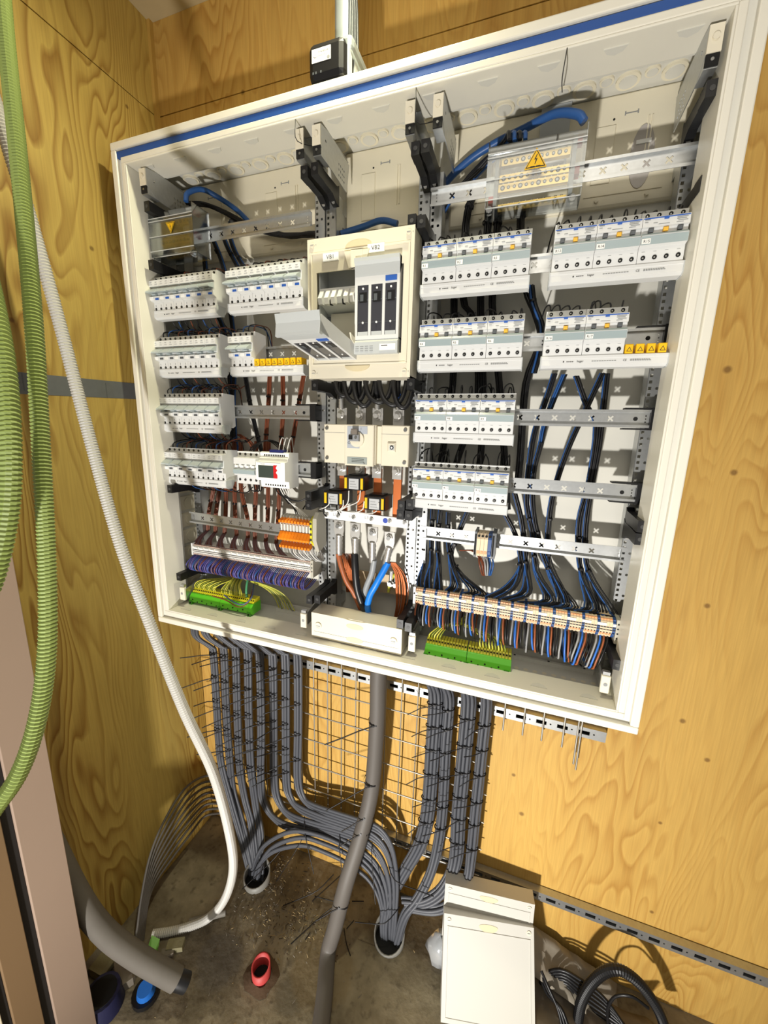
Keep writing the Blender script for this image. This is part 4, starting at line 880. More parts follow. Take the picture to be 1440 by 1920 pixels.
# small terminal group on the lower right rail
for i, (m, c, lb) in enumerate(((M_TB, M_TO, 'first beige'), (M_TB, M_TO, 'second beige'), (M_TB, M_TO, 'third beige'), (M_TBL, M_TBL, 'dark blue'))):
    x = 0.9405+i*0.0085; o0 = (x, -0.11, -0.958)
    t = thing('rail_terminal', '%s terminal of the small group of four on the lower right rail' % lb, 'terminal', o0)
    b = MB(); b.prism([(-0.08, -0.953), (-0.08, -0.902), (-0.122, -0.900), (-0.130, -0.912), (-0.130, -0.940), (-0.122, -0.956)], x, x+0.0080, m); part(b, 'body', t, o0)
    b = MB(); b.box(x+0.001, x+0.007, -0.128, -0.122, -0.918, -0.912, c); b.box(x+0.001, x+0.007, -0.1305, -0.126, -0.948, -0.941, c); part(b, 'key', t, o0)
    b = MB(); b.cyl((x+0.004, -0.1275, -0.906), (x+0.004, -0.122, -0.906), 0.0030, M_HOLE, 8); part(b, 'wire_entry', t, o0)
for x, w in ((0.9345, 'left'), (0.9750, 'right')):
    b = MB(); b.box(x, x+0.0085 if w == 'right' else x+0.0055, -0.128, -0.078, -0.958, -0.896, M_GREY); b.box(x+0.001, x+0.0045, -0.129, -0.128, -0.952, -0.902, M_HOLE); single(b, 'end_clamp', 'dark end clamp on the %s side of the small four-terminal group' % w, 'clamp')
# green earth strips
def earth(x0, x1, z, label, nseg):
    o0 = ((x0+x1)/2, -0.12, z-0.04)
    t = thing('earth_strip', label, 'earth strip', o0)
    L = (x1-x0)/nseg
    for s in range(nseg):
        a, c = x0+s*L+0.0006, x0+(s+1)*L-0.0006
        b = MB(); b.prism([(-0.100, z-0.036), (-0.100, z-0.004), (-0.135, z-0.004), (-0.145, z-0.014), (-0.146, z-0.030), (-0.140, z-0.036)], a, c, M_GREEN); part(b, 'base', t, o0, 'green base profile', bevel=0.0015)
        n = int(L/0.0072)
        for k in range(n):
            q = MB(); xx = a+0.001+k*(c-a-0.001)/n
            q.prism([(-0.102, z-0.004), (-0.102, z+0.008), (-0.125, z+0.008), (-0.133, z-0.004)], xx, xx+0.0060, M_TYEL); q.cyl((xx+0.003, -0.130, z+0.002), (xx+0.003, -0.1275, z+0.004), 0.002, M_HOLE, 6); part(q, 'terminal', t, o0)
        q = MB()
        for k in range(6): q.cyl((a+0.012+k*(c-a-0.024)/5, -0.1466, z-0.022-(k % 2)*0.006), (a+0.012+k*(c-a-0.024)/5, -0.1445, z-0.022-(k % 2)*0.006), 0.0022, M_HOLE, 6)
        part(q, 'base_holes', t, o0, kind='stuff')
    for xx in [x0+0.004, (x0+x1)/2, x1-0.010]:
        q = MB(); q.box(xx-0.006, xx+0.006, -0.1475, -0.130, z-0.042, z-0.026, mat('green_dark', (60, 140, 30), 0.4)); q.cyl((xx, -0.1485, z-0.034), (xx, -0.1475, z-0.034), 0.003, M_HOLE, 8); part(q, 'foot', t, o0)
earth(0.070, 0.305, -1.186, 'green and yellow earth terminal strip in the lower left of the cabinet', 2)
earth(0.833, 1.044, -1.198, 'green and yellow earth terminal strip right of the low cream cover', 2)

# ================================================================== wiring
def wire(pts, r, m, label, group, name='wire', cat='wire', k=4, n=6):
    b = MB(); b.tube(spline(pts, k), r, m, n)
    return single(b, name, label, cat, group)
HEX = [(0, 0)]+[(math.cos(a*math.pi/3), math.sin(a*math.pi/3)) for a in range(6)]+[(1.75*math.cos(a*math.pi/3+0.5), 1.75*math.sin(a*math.pi/3+0.5)) for a in range(6)]
def tie_mesh(p, d, r, tail=0, tl=0.02, tdir=None, drop=0.0):
    """cable tie round a bundle at p with axis d, a head and (for long ones) a tail"""
    p = Vector(p); d = Vector(d).normalized(); b = MB(); u = d.orthogonal().normalized(); w = d.cross(u)
    n = 12; h = 0.0024
    vs = []
    for s in (-h, h):
        for i in range(n):
            a = 2*math.pi*i/n; vs.append(p+d*s+(u*math.cos(a)+w*math.sin(a))*r)
    b.add(vs, [(i, (i+1) % n, n+(i+1) % n, n+i) for i in range(n)], M_TIE, True)
    f = Vector((0, -1, 0)); f = (f-d*f.dot(d)).normalized(); s = d.cross(f)
    c = p+f*(r+0.0012); e = 0.0026
    b.add([c+s*i*e+d*j*e+f*k*0.0018 for i in (-1, 1) for j in (-1, 1) for k in (-1, 1)], [(0, 1, 3, 2), (4, 6, 7, 5), (0, 4, 5, 1), (2, 3, 7, 6), (0, 2, 6, 4), (1, 5, 7, 3)], M_TIE)
    if tail:
        td = Vector(tdir if tdir else (-0.8, -0.4, -0.25)); td.normalize()
        b.tube([c, c+td*tl*0.3+Vector((0, 0, 0.002)), c+td*tl*0.65+Vector((0, 0, -drop*0.35)), c+td*tl+Vector((0, 0, -drop))], 0.0013 if tl < 0.05 else 0.0018, M_TIE, 4)
    return b
def tie(p, d, r, label, tail=0, group=None, tl=0.02, tdir=None, drop=0.0):
    return single(tie_mesh(p, d, r, tail, tl, tdir, drop), 'cable_tie', label, 'cable tie', group)
BSEEN = {}
def bundle(path, cols, r, label, group, ends=None, starts=None, ties=(), tight=1.0, tlabel='small black cable tie around inner wires of the cabinet'):
    """wires tied together: one thing, every wire a part of it"""
    path = [Vector(p) for p in path]; o0 = tuple(path[-1])
    BSEEN[label] = BSEEN.get(label, 0)+1
    t = thing('wire_bundle', label, 'wire bundle', o0, group)
    for i, m in enumerate(cols):
        hx, hy = HEX[i % len(HEX)]; off = Vector((hx*r*2.05*tight, hy*r*2.05*tight, 0))
        pts = [p+off for p in path]
        if starts: pts = [Vector(starts[i])]+pts
        if ends:
            mx = sum(e[0] for e in ends)/len(ends); pts[-1].x += (ends[i][0]-mx)*0.82-off.x; pts[-2].x += (ends[i][0]-mx)*0.32; pts = pts+[Vector(ends[i])]
        b = MB(); b.tube(spline(pts, 4), r, m, 6); part(b, 'wire', t, o0)
    n = len(cols); br = r*(3.3 if n <= 7 else 4.9)*tight
    for q_ in ties:
        i = max(0, min(len(path)-2, int(q_))); f = q_-i; q = path[i].lerp(path[i+1], f); part(tie_mesh(q, path[i+1]-path[i], br*0.92), 'cable_tie', t, o0)
    return t
K, Bl, Br, G, Wt = M_WBLACK, M_WBLUE, M_WBROWN, M_WGREY, M_WWHITE
random.seed(11)
LBK = 'thin wire in a black and blue bundle running down to the right terminal strip'; GBK = 'wires running down to the right terminal strip'
def fan(x0, x1, n, z=-1.0605, y=-0.112): return [(x0+(x1-x0)*(i+0.5)/n, y, z) for i in range(n)]
mixKB = [Bl, K, K, K, Bl, K, K]; RBI = 0
for path, (f0, f1) in ((
    ([(0.802, -0.065, -0.860), (0.801, -0.062, -0.932), (0.805, -0.070, -1.002), (0.801, -0.095, -1.046)], (0.797, 0.815)),
    ([(0.819, -0.065, -0.861), (0.819, -0.062, -0.930), (0.823, -0.070, -1.000), (0.823, -0.095, -1.043)], (0.815, 0.839)),
    ([(0.839, -0.065, -0.865), (0.835, -0.062, -0.942), (0.842, -0.070, -0.997), (0.849, -0.095, -1.043)], (0.840, 0.866)),
    ([(0.859, -0.065, -0.869), (0.862, -0.062, -0.939), (0.874, -0.070, -1.000), (0.894, -0.095, -1.046)], (0.868, 0.905)),
    ([(0.907, -0.065, -0.864), (0.888, -0.060, -0.923), (0.872, -0.058, -0.982), (0.899, -0.070, -1.026), (0.948, -0.095, -1.056)], (0.908, 0.965)),
    ([(0.995, -0.065, -0.859), (1.023, -0.060, -0.907), (1.040, -0.058, -0.960), (1.042, -0.065, -0.999), (1.022, -0.090, -1.037)], (0.965, 1.002)),
    ([(1.014, -0.065, -0.809), (1.035, -0.060, -0.873), (1.050, -0.058, -0.945), (1.058, -0.065, -0.996), (1.060, -0.090, -1.042)], (1.000, 1.035)),
    ([(1.041, -0.065, -0.689), (1.039, -0.060, -0.763), (1.043, -0.055, -0.834), (1.063, -0.055, -0.904), (1.080, -0.060, -0.995), (1.115, -0.090, -1.053)], (1.040, 1.080)),
    ([(1.060, -0.065, -0.688), (1.051, -0.060, -0.762), (1.060, -0.055, -0.852), (1.089, -0.055, -0.948), (1.118, -0.065, -1.008), (1.159, -0.092, -1.058)], (1.085, 1.135)),
    ([(1.165, -0.075, -0.541), (1.140, -0.070, -0.623), (1.115, -0.065, -0.710), (1.097, -0.060, -0.816), (1.098, -0.055, -0.913), (1.108, -0.060, -0.977), (1.143, -0.092, -1.054)], (1.055, 1.095)),
    ([(1.115, -0.075, -0.546), (1.143, -0.070, -0.606), (1.167, -0.070, -0.650), (1.169, -0.060, -0.773), (1.160, -0.055, -0.861), (1.169, -0.055, -0.944), (1.182, -0.065, -0.998), (1.203, -0.092, -1.056)], (1.140, 1.180)),
    ([(1.173, -0.075, -0.542), (1.176, -0.070, -0.622), (1.178, -0.065, -0.696), (1.175, -0.060, -0.785), (1.175, -0.055, -0.872), (1.184, -0.055, -0.948), (1.200, -0.065, -0.999), (1.236, -0.092, -1.060)], (1.185, 1.243)),
    )):
    n = len(path); RB = ORD[RBI]; RBI += 1; bundle(path, mixKB, 0.0021, 'black and blue wire bundle fanning into the right terminal strip, %s from the left' % RB, GBK, ends=fan(f0, f1, 7), ties=(n-2.4, max(0.3, n-3.5)))
# feeds that come down from the second right row to the middle of the field
bundle([(1.072, -0.075, -0.540), (1.058, -0.068, -0.606), (1.046, -0.066, -0.653), (1.041, -0.065, -0.689)], mixKB, 0.0021, 'black bundle slanting down left of the empty right rails', 'slanting feed wires', ties=(1.5,))
bundle([(1.092, -0.075, -0.542), (1.073, -0.068, -0.606), (1.063, -0.066, -0.653), (1.060, -0.065, -0.688)], mixKB[:5], 0.0021, 'black bundle slanting down left of the empty right rails', 'slanting feed wires', ties=(1.2,))
# dark risers behind the right breaker blocks
RIS = 'black riser wire behind the right breaker blocks'; GR = 'black risers behind the right breakers'
kk = [K, K, Bl, K, K, K, K, K, K, K]; RI = 1
for px in ([(0.869, -0.050, -0.150), (0.855, -0.050, -0.215), (0.859, -0.045, -0.367), (0.883, -0.045, -0.414), (0.908, -0.045, -0.581), (0.873, -0.045, -0.722), (0.857, -0.050, -0.789)],
           [(0.903, -0.050, -0.196), (0.903, -0.050, -0.242), (0.898, -0.045, -0.370), (0.918, -0.045, -0.557), (0.925, -0.045, -0.732), (0.908, -0.050, -0.840)],
           [(0.926, -0.050, -0.199), (0.924, -0.050, -0.245), (0.925, -0.045, -0.383), (0.955, -0.045, -0.557), (0.982, -0.045, -0.730), (0.999, -0.050, -0.852)],
           [(0.974, -0.050, -0.190), (0.973, -0.050, -0.240), (0.995, -0.050, -0.357), (1.021, -0.050, -0.413), (1.036, -0.050, -0.468), (1.014, -0.050, -0.558), (1.017, -0.050, -0.715), (1.017, -0.055, -0.803)],
           [(0.837, -0.045, -0.365), (0.846, -0.045, -0.556), (0.830, -0.045, -0.723), (0.818, -0.060, -0.859)]):
    bundle(px, kk[:8], 0.0023, 'black riser bundle behind the right breaker blocks, %s from the left' % ORD[RI], GR, ties=(0.5,)); RI = {1: 2, 2: 3, 3: 4, 4: 0}.get(RI, 0)
bundle([(1.006, -0.060, -0.356), (1.015, -0.055, -0.392), (1.037, -0.055, -0.442), (1.036, -0.055, -0.491), (1.029, -0.055, -0.536)], [K, K, Bl, K, K, Bl, K], 0.0026, 'thick dark bundle bending behind the gap of the upper right blocks', 'thick dark wires in the gap', ties=(0.8,))
# blue supply cable into the neutral block and its dark bundle
b = MB(); b.tube(spline([(1.073, -0.120, -0.108), (1.060, -0.118, -0.093), (1.021, -0.100, -0.073), (0.968, -0.075, -0.071), (0.911, -0.060, -0.077), (0.856, -0.050, -0.093), (0.804, -0.045, -0.128), (0.779, -0.045, -0.177)], 6), 0.0075, M_WBLUE, 10); single(b, 'supply_cable', 'thick blue cable arching into the large clear neutral block', 'cable')
for k in range(4):
    b = MB(); x = 955+k*11
    b.tube(spline([LK((0.943, -0.130, -0.119), (0.0099, 0.0000, -0.0018), k), LK((0.939, -0.115, -0.097), (0.0101, 0.0000, -0.0019), k), LK((0.923, -0.070, -0.087), (0.0085, 0.0000, -0.0015), k), LK((0.857, -0.045, -0.120), (0.0035, 0.0000, -0.0006), k), (0.795, -0.045, -0.184)], 5), 0.004, M_WBLUE if k % 2 else K, 8); single(b, 'wire', 'dark wire dipping behind the large clear neutral block', 'wire', 'wires behind the large neutral block')
bundle([(0.907, -0.060, -0.098), (0.869, -0.050, -0.125), (0.818, -0.045, -0.156), (0.788, -0.045, -0.210), (0.776, -0.045, -0.292)], [K, Bl, K, K, K, K, K], 0.0034, 'black cable bundle leaving the large neutral block to the left', 'black cables left of the neutral block')
# left block feeds
b = MB(); b.tube(spline([(0.147, -0.125, -0.108), (0.150, -0.120, -0.087), (0.168, -0.090, -0.066), (0.195, -0.060, -0.074), (0.242, -0.045, -0.104), (0.279, -0.040, -0.138)], 6), 0.0062, M_WBLUE, 10); single(b, 'supply_cable', 'thick blue cable arching from the small left terminal block', 'cable')
b = MB(); b.tube(spline([(0.551, -0.050, -0.198), (0.606, -0.045, -0.188), (0.656, -0.050, -0.183), (0.696, -0.050, -0.195)], 6), 0.0070, M_WBLUE, 10); single(b, 'supply_cable', 'thick blue cable lying above the two-slot cream cover', 'cable')
bundle([(0.119, -0.090, -0.092), (0.150, -0.060, -0.084), (0.206, -0.045, -0.106), (0.278, -0.040, -0.145), (0.361, -0.040, -0.173), (0.489, -0.045, -0.191), (0.551, -0.050, -0.212)], [K]*9, 0.0032, 'thick black cable bundle running right behind the upper left rail', 'black cables behind the upper left rail')
bundle([(0.332, -0.045, -0.162), (0.401, -0.040, -0.182), (0.474, -0.045, -0.187), (0.529, -0.050, -0.215)], [K]*7, 0.0036, 'black cable bundle hanging under the upper left rail', 'black cables under the upper left rail')
for px in ([(0.103, -0.060, -0.099), (0.126, -0.055, -0.152), (0.128, -0.050, -0.230), (0.134, -0.050, -0.314), (0.176, -0.045, -0.400), (0.188, -0.045, -0.548), (0.185, -0.045, -0.719)],
           [(0.141, -0.055, -0.128), (0.161, -0.050, -0.167), (0.192, -0.050, -0.243), (0.202, -0.045, -0.345), (0.210, -0.045, -0.460), (0.196, -0.045, -0.609), (0.197, -0.045, -0.800)],
           [(0.191, -0.050, -0.138), (0.205, -0.050, -0.185), (0.242, -0.050, -0.248)], [(0.216, -0.050, -0.160), (0.231, -0.050, -0.201), (0.263, -0.050, -0.250)]):
    bundle(px, [K, Bl, K, K, Br, K, K], 0.0023, 'dark riser bundle behind the left breaker rows', 'dark risers behind the left breakers', ties=(1.4,))
# jumper wires looping up from the upper terminals of every row
LOOPS = MB()
def jumpers(x0, n, z, cols, h=0.03):
    for i in range(n):
        x = x0+PW*(i+0.5); s = random.uniform(-0.02, 0.02); hh = h*random.uniform(0.6, 1.15)
        LOOPS.tube(spline([(x, RY-0.034, z+0.043), (x+s*0.15, RY-0.030, z+0.046+hh*0.6), (x+s*0.6, RY+0.005, z+0.046+hh), (x+s, -0.060, z+0.050+hh*0.7), (x+s*1.6, -0.048, z+0.02)], 3), 0.0015, cols[i % len(cols)], 5)
for x, r, n, w, num in rows_r: jumpers(x, n*4, RZ[r], [K], 0.024)
for x, r, n, w, P_, dz in rows_l: jumpers(x, n*2, RZ[r]+dz, [K, M_WBLUE, K, Br] if r > 1 else [K, K, Br], 0.026 if r > 1 else 0.016)
for x, r, n, w, P_, dz in rows_l:
    if x > 0.1: continue
    for i in range(9):
        xx = x+0.03+i*0.021; s = random.uniform(-.02, .02)
        LOOPS.tube(spline([(xx, -0.125, RZ[r]+dz-0.060), (xx+s*0.3, -0.110, RZ[r]+dz-0.075), (xx+s, -0.070, RZ[r]+dz-0.085), (xx+s*1.8, -0.045, RZ[r]+dz-0.07)], 3), 0.0016, [K, M_WBLUE, K, Br][i % 4], 5)
single(LOOPS, 'jumper_wires', 'tangle of thin dark wires looping between the breaker rows', 'wires', kind='stuff')
# brown bundles of the left field
brn = [Br, M_WBROWN, Br, M_WPURP, Br, Br, Br]
LB = 'brown wire of the bundles dropping to the left terminal strip'; GB = 'brown wires dropping to the left terminal strip'
tops = [(402,905),(412,908),(424,910),(440,912),(452,915),(480,915),(503,918),(524,920)]
mids = [(392,960),(405,962),(423,962),(441,965),(464,970),(478,970),(502,975),(521,980)]
lows = [(390,994),(404,998),(421,1000),(444,1004),(465,1008),(478,1010),(498,1014),(518,1018)]
XS = [(0.119, -0.060, -0.845), (0.140, -0.060, -0.849), (0.164, -0.060, -0.850), (0.196, -0.060, -0.851), (0.220, -0.060, -0.855), (0.275, -0.060, -0.851), (0.318, -0.060, -0.852), (0.357, -0.060, -0.852)]
XM = [(0.090, -0.060, -0.942), (0.118, -0.060, -0.943), (0.156, -0.060, -0.939), (0.193, -0.060, -0.941), (0.238, -0.060, -0.945), (0.266, -0.060, -0.942), (0.312, -0.060, -0.946), (0.348, -0.060, -0.950)]
XLo = [(0.081, -0.060, -1.003), (0.111, -0.060, -1.007), (0.147, -0.060, -1.006), (0.194, -0.060, -1.008), (0.237, -0.060, -1.010), (0.263, -0.060, -1.010), (0.302, -0.060, -1.013), (0.340, -0.060, -1.015)]
for i in range(8):
    bundle([Vector(XS[i])+Vector((0.004, 0.005, 0.14)), XS[i], XM[i], XLo[i]], brn, 0.0022, 'brown wire bundle dropping to the left terminal strip, %s from the left' % ORD[i], GB, ties=(1.6,))
cols = [M_WPURP, M_WPURP, Br, M_WPURP]
for i in range(64):
    x = 0.081+i*0.00645; j = min(7, int(i/8)); s = Vector(XLo[j]); dx = (i % 8-4)*0.0016
    e = Vector((x, -0.117, -1.0335))
    wire([s+Vector((dx, 0, 0)), s.lerp(e, 0.35)+Vector((-0.010, -0.012, -0.006)), s.lerp(e, 0.72)+Vector((-0.007, -0.018, -0.010)), e], 0.0016, cols[i % 4], 'pale violet-brown wire bending into the top of the left terminal strip', 'violet-brown wires above the left terminal strip', k=4, n=5)
c2 = [M_WVIOL, M_WVIOL, mat('wire_violet_light', (98, 88, 150), 0.42), M_WVIOL, M_WBLUE, M_WVIOL, M_WPURP, M_WVIOL, M_WVIOL, Br]
for i in range(72):
    x = 0.078+i*0.00575; q = random.uniform(-0.004, 0.004)
    wire([(x, -0.119, -1.069), (x-0.002, -0.136, -1.078), (x-0.006+q, -0.147, -1.094), (x-0.008+q, -0.138, -1.112), (x-0.006, -0.108, -1.118), (x-0.002, -0.075, -1.105)], 0.0019, c2[i % 10], 'violet-blue wire looping under the left terminal strip', 'violet-blue loops under the left terminal strip', k=3, n=5)
# wires from the middle row to the lower left bundles
for px, m in (([(0.337, -0.060, -0.530), (0.329, -0.060, -0.609), (0.312, -0.060, -0.745), (0.311, -0.060, -0.848)], Br), ([(0.379, -0.060, -0.531), (0.377, -0.060, -0.624), (0.364, -0.060, -0.743), (0.357, -0.060, -0.845)], Br), ([(0.446, -0.060, -0.525), (0.424, -0.060, -0.623), (0.398, -0.060, -0.742), (0.378, -0.060, -0.819)], Br),
              ([(0.255, -0.060, -0.529), (0.271, -0.060, -0.625), (0.302, -0.060, -0.746), (0.338, -0.055, -0.831), (0.394, -0.060, -0.889)], K), ([(0.222, -0.060, -0.694), (0.259, -0.055, -0.717), (0.279, -0.055, -0.763), (0.275, -0.060, -0.851)], Br)):
    bundle(px, [m, m, m, M_WBLUE if m is K else m, m, m], 0.0022, '%s wire bundle between the left rails' % ('brown' if m is Br else 'black'), '%s bundles between the left rails' % ('brown' if m is Br else 'black'), ties=(0.7, 1.6))
for k in range(4):
    wire([(0.315, -0.135, -0.753), LK((0.312, -0.120, -0.725), (0.0109, 0.0000, 0.0048), k), LK((0.348, -0.100, -0.707), (0.0070, 0.0000, 0.0003), k), LK((0.382, -0.100, -0.723), (0.0069, 0.0000, 0.0003), k), LK((0.402, -0.100, -0.742), (0.0035, 0.0000, 0.0001), k)], 0.0016, K, 'thin black wire arching over the four-pole breaker by the meter', 'black wires above the meter', n=5)
for k in range(3):
    wire([LK((0.408, -0.135, -0.737), (0.0133, 0.0000, 0.0005), k), LK((0.411, -0.130, -0.712), (0.0132, 0.0000, 0.0005), k), LK((0.413, -0.120, -0.696), (0.0132, 0.0000, 0.0004), k), LK((0.398, -0.080, -0.718), (0.0103, 0.0000, 0.0004), k), LK((0.389, -0.060, -0.772), (0.0106, 0.0000, 0.0006), k)], 0.0016, Wt, 'white wire plugged into the top of the meter', 'white wires above the meter', n=5)
for k in range(6):
    wire([LK((0.400, -0.145, -0.823), (0.0067, 0.0000, 0.0004), k), LK((0.401, -0.130, -0.847), (0.0069, 0.0000, 0.0005), k), (0.411, -0.100, -0.870), LK((0.431, -0.100, -0.894), (0.0034, 0.0000, 0.0003), k), LK((0.457, -0.125, -0.917), (0.0084, 0.0000, 0.0008), k)], 0.0016, Wt if k > 1 else K, 'white wire dropping from the meter to the orange terminals', 'wires from the meter to the orange terminals', n=5)
for k in range(3):
    wire([LK((0.311, -0.135, -0.823), (0.0142, 0.0000, 0.0010), k), LK((0.306, -0.125, -0.844), (0.0145, 0.0000, 0.0011), k), LK((0.316, -0.110, -0.849), (0.0073, 0.0000, 0.0006), k), LK((0.291, -0.080, -0.831), (0.0112, 0.0000, 0.0007), k)], 0.0019, K, 'black wire loop under the four-pole breaker by the meter', 'black loops under the four-pole breaker', n=5)
for k in range(2):
    wire([LK((0.405, -0.140, -0.826), (0.0101, 0.0000, 0.0007), k), LK((0.416, -0.120, -0.858), (0.0068, 0.0000, 0.0005), k), (0.446, -0.100, -0.870), (0.474, -0.090, -0.858), (0.450, -0.085, -0.895)], 0.0020, K, 'black wire curling right below the meter', 'black curls below the meter', n=5)
for k in range(9):
    wire([LK((0.434, -0.128, -0.997), (0.0086, 0.0000, 0.0011), k), LK((0.440, -0.130, -1.015), (0.0086, 0.0000, 0.0012), k), LK((0.465, -0.120, -1.033), (0.0069, 0.0000, 0.0009), k), LK((0.497, -0.100, -1.035), (0.0034, 0.0000, 0.0005), k), LK((0.503, -0.085, -1.014), (0.0000, 0.0000, 0.0016), k)], 0.0018, Wt if k % 2 else G, 'white wire bending right below the orange terminals', 'white wires below the orange terminals', n=5)
# loops below the right strip
c3 = [Br, K, K, G, Bl]
for i in range(62):
    x = 0.800+i*0.0072; f = i/61.0; d = 0.046+0.030*f+random.uniform(-0.006, 0.006); q = -0.012*f if f > 0.85 else random.uniform(-0.003, 0.003)
    m = c3[i % 5]
    wire([(x, -0.116, -1.107), (x+q*0.2, -0.128, -1.122), (x+q+0.003*(1-f), -0.134, -1.105-d*0.75), (x+q*1.6+0.004, -0.122, -1.110-d), (x+q*2, -0.085, -1.112-d*0.9), (x+q*2, -0.05, -1.10-d*0.6)], 0.0022, mat('wire_bright_blue', (48, 108, 196), 0.4) if m is Bl else (mat('wire_warm_brown', (150, 84, 50), 0.42) if m is Br else m),
         '%s wire hanging in a bow under the right terminal strip' % {Br: 'brown', K: 'black', G: 'grey', Bl: 'blue'}[m], '%s bows under the right terminal strip' % {Br: 'brown', K: 'black', G: 'grey', Bl: 'blue'}[m], k=3, n=6)
for k in range(6):
    wire([LK((0.947, -0.118, -0.962), (0.0062, 0.0000, 0.0008), k), LK((0.951, -0.125, -0.978), (0.0062, 0.0000, 0.0009), k), LK((0.959, -0.115, -1.005), (0.0037, 0.0000, 0.0006), k), LK((0.963, -0.090, -1.002), (0.0025, 0.0000, 0.0004), k), LK((0.932, -0.070, -0.964), (0.0052, 0.0000, 0.0007), k), LK((0.893, -0.060, -0.967), (0.0054, 0.0000, 0.0007), k)], 0.0020, [Br, Br, G, G, Bl, Bl][k], '%s wire hooking under the small four-terminal group' % ['brown', 'brown', 'grey', 'grey', 'blue', 'blue'][k], '%s hooks under the small terminal group' % ['brown', 'brown', 'grey', 'grey', 'blue', 'blue'][k], n=6)
# earth wires
M_YGS = [M_WYG, mat('wire_yellow_green_dark', (128, 140, 44), 0.45), mat('wire_yellow_green_light', (206, 204, 92), 0.45)]
for i in range(13):
    x = 0.076+i*0.0066
    wire([(x, -0.122, -1.180), (x+0.002, -0.128, -1.166), (x+0.022, -0.125, -1.150-0.002*(i % 3)), (0.150+i*0.004, -0.105, -1.142), (0.20, -0.085, -1.135), (0.215, -0.06, -1.11)], 0.0017, M_YGS[i % 3], 'green-yellow wire arching from the left half of the left earth strip', 'green-yellow wires left half', n=5)
for i in range(13):
    x = 0.178+i*0.0062
    wire([(x, -0.122, -1.180), (x+0.004, -0.126, -1.165), (0.190+i*0.004, -0.110, -1.148), (0.195+i*0.003, -0.085, -1.130), (0.205, -0.06, -1.10)], 0.0017, M_YGS[i % 3], 'green-yellow wire rising from the middle of the left earth strip', 'green-yellow wires middle', n=5)
for i in range(6):
    wire([(0.215, -0.085, -1.135), (0.26+i*0.006, -0.095, -1.137), (0.310+i*0.009, -0.090, -1.152), (0.338+i*0.010, -0.08, -1.180), (0.350+i*0.011, -0.07, -1.222)], 0.0017, M_YGS[i % 3], 'green-yellow wire drooping right of the left earth strip', 'green-yellow wires drooping right', n=5)
wire([(0.264, -0.090, -1.114), (0.267, -0.110, -1.132), (0.269, -0.120, -1.162), (0.272, -0.120, -1.193)], 0.0038, mat('wire_green', (70, 140, 96), 0.42), 'plain green wire dropping into the left earth strip', None)
wire([(0.211, -0.150, -1.170), (0.254, -0.155, -1.185), (0.286, -0.155, -1.184), (0.304, -0.140, -1.165), (0.282, -0.100, -1.142)], 0.0022, mat('wire_slate', (70, 84, 112), 0.42), 'slate blue wire sagging over the left earth strip', None)
wire([(0.166, -0.150, -1.180), (0.224, -0.155, -1.183), (0.268, -0.157, -1.195), (0.298, -0.150, -1.179), (0.285, -0.110, -1.155)], 0.0018, Br, 'red-brown wire sagging over the left earth strip', None)
for i in range(14):
    if i < 5: x = 0.8385+i*0.0068; top = (0.868+i*0.004, -0.11, -1.158); 
    else: x = 0.968+(i-5)*0.0074; top = (0.962+(i-5)*0.006, -0.11, -1.165)
    wire([(x, -0.122, -1.191), (x+(0.004 if i < 5 else -0.002), -0.127, -1.176), top, (0.915, -0.085, -1.152-0.002*(i % 4)), (0.925, -0.06, -1.14)], 0.0018, M_YGS[i % 3], 'green-yellow wire arching over the right earth strip, %s end' % ('left' if i < 5 else 'right'), 'green-yellow wires right strip '+('left' if i < 5 else 'right'), n=5)
# heavy cables of the main switch
M_STRAND = mat('copper_strand', (158, 88, 48), 0.4, metal=0.6)
for i, x in enumerate(CX):
    wire([(x, -0.122, -0.595), (x-0.002, -0.125, -0.580), (x-0.004, -0.120, -0.555), (x-0.005, -0.10, -0.52)], 0.0075, M_WBLACK, 'heavy black cable rising from the %s small lug' % ORD[i], None, name='heavy_cable', cat='cable', n=10)
b = MB(); b.cyl((CX[3], -0.122, -0.600), (CX[3], -0.122, -0.586), 0.008, M_BLUEP, 12); single(b, 'marking_sleeve', 'short blue sleeve on the rightmost small lug', 'sleeve')
for i, (xa, xb, d) in enumerate(((0.600, 0.650, 0.050), (0.625, 0.672, 0.058), (0.655, 0.715, 0.050), (0.690, 0.750, 0.056), (0.725, 0.768, 0.062), (0.578, 0.615, 0.035))):
    wire([(xa, -0.120, -0.525), (xa, -0.135, -0.556), (xa+(xb-xa)*0.25, -0.142, -0.556-d*0.75), (xa+(xb-xa)*0.7, -0.140, -0.556-d), (xb, -0.130, -0.558-d*0.5), (xb+0.003, -0.11, -0.525)], 0.0058, M_WBLACK, 'heavy black cable loop hanging under the cream cover, %s from the left' % ORD[(5, 0, 1, 2, 3, 4).index(i) if False else [1, 2, 3, 4, 5, 0][i]], None, name='heavy_cable', cat='cable', n=10)
wire([(0.626, -0.121, -0.993), (0.630, -0.125, -1.031), (0.637, -0.125, -1.091), (0.657, -0.120, -1.151), (0.667, -0.110, -1.194), (0.682, -0.10, -1.255)], 0.0100, M_WBLACK, 'thick black mains cable on the second large lug', None, name='heavy_cable', cat='cable', n=12)
wire([(0.682, -0.121, -1.003), (0.675, -0.118, -1.042), (0.658, -0.112, -1.085), (0.649, -0.105, -1.128), (0.659, -0.100, -1.184), (0.690, -0.085, -1.255)], 0.0080, mat('cable_mid_grey', (142, 146, 148), 0.45), 'thick grey mains cable on the third large lug', None, name='heavy_cable', cat='cable', n=12)
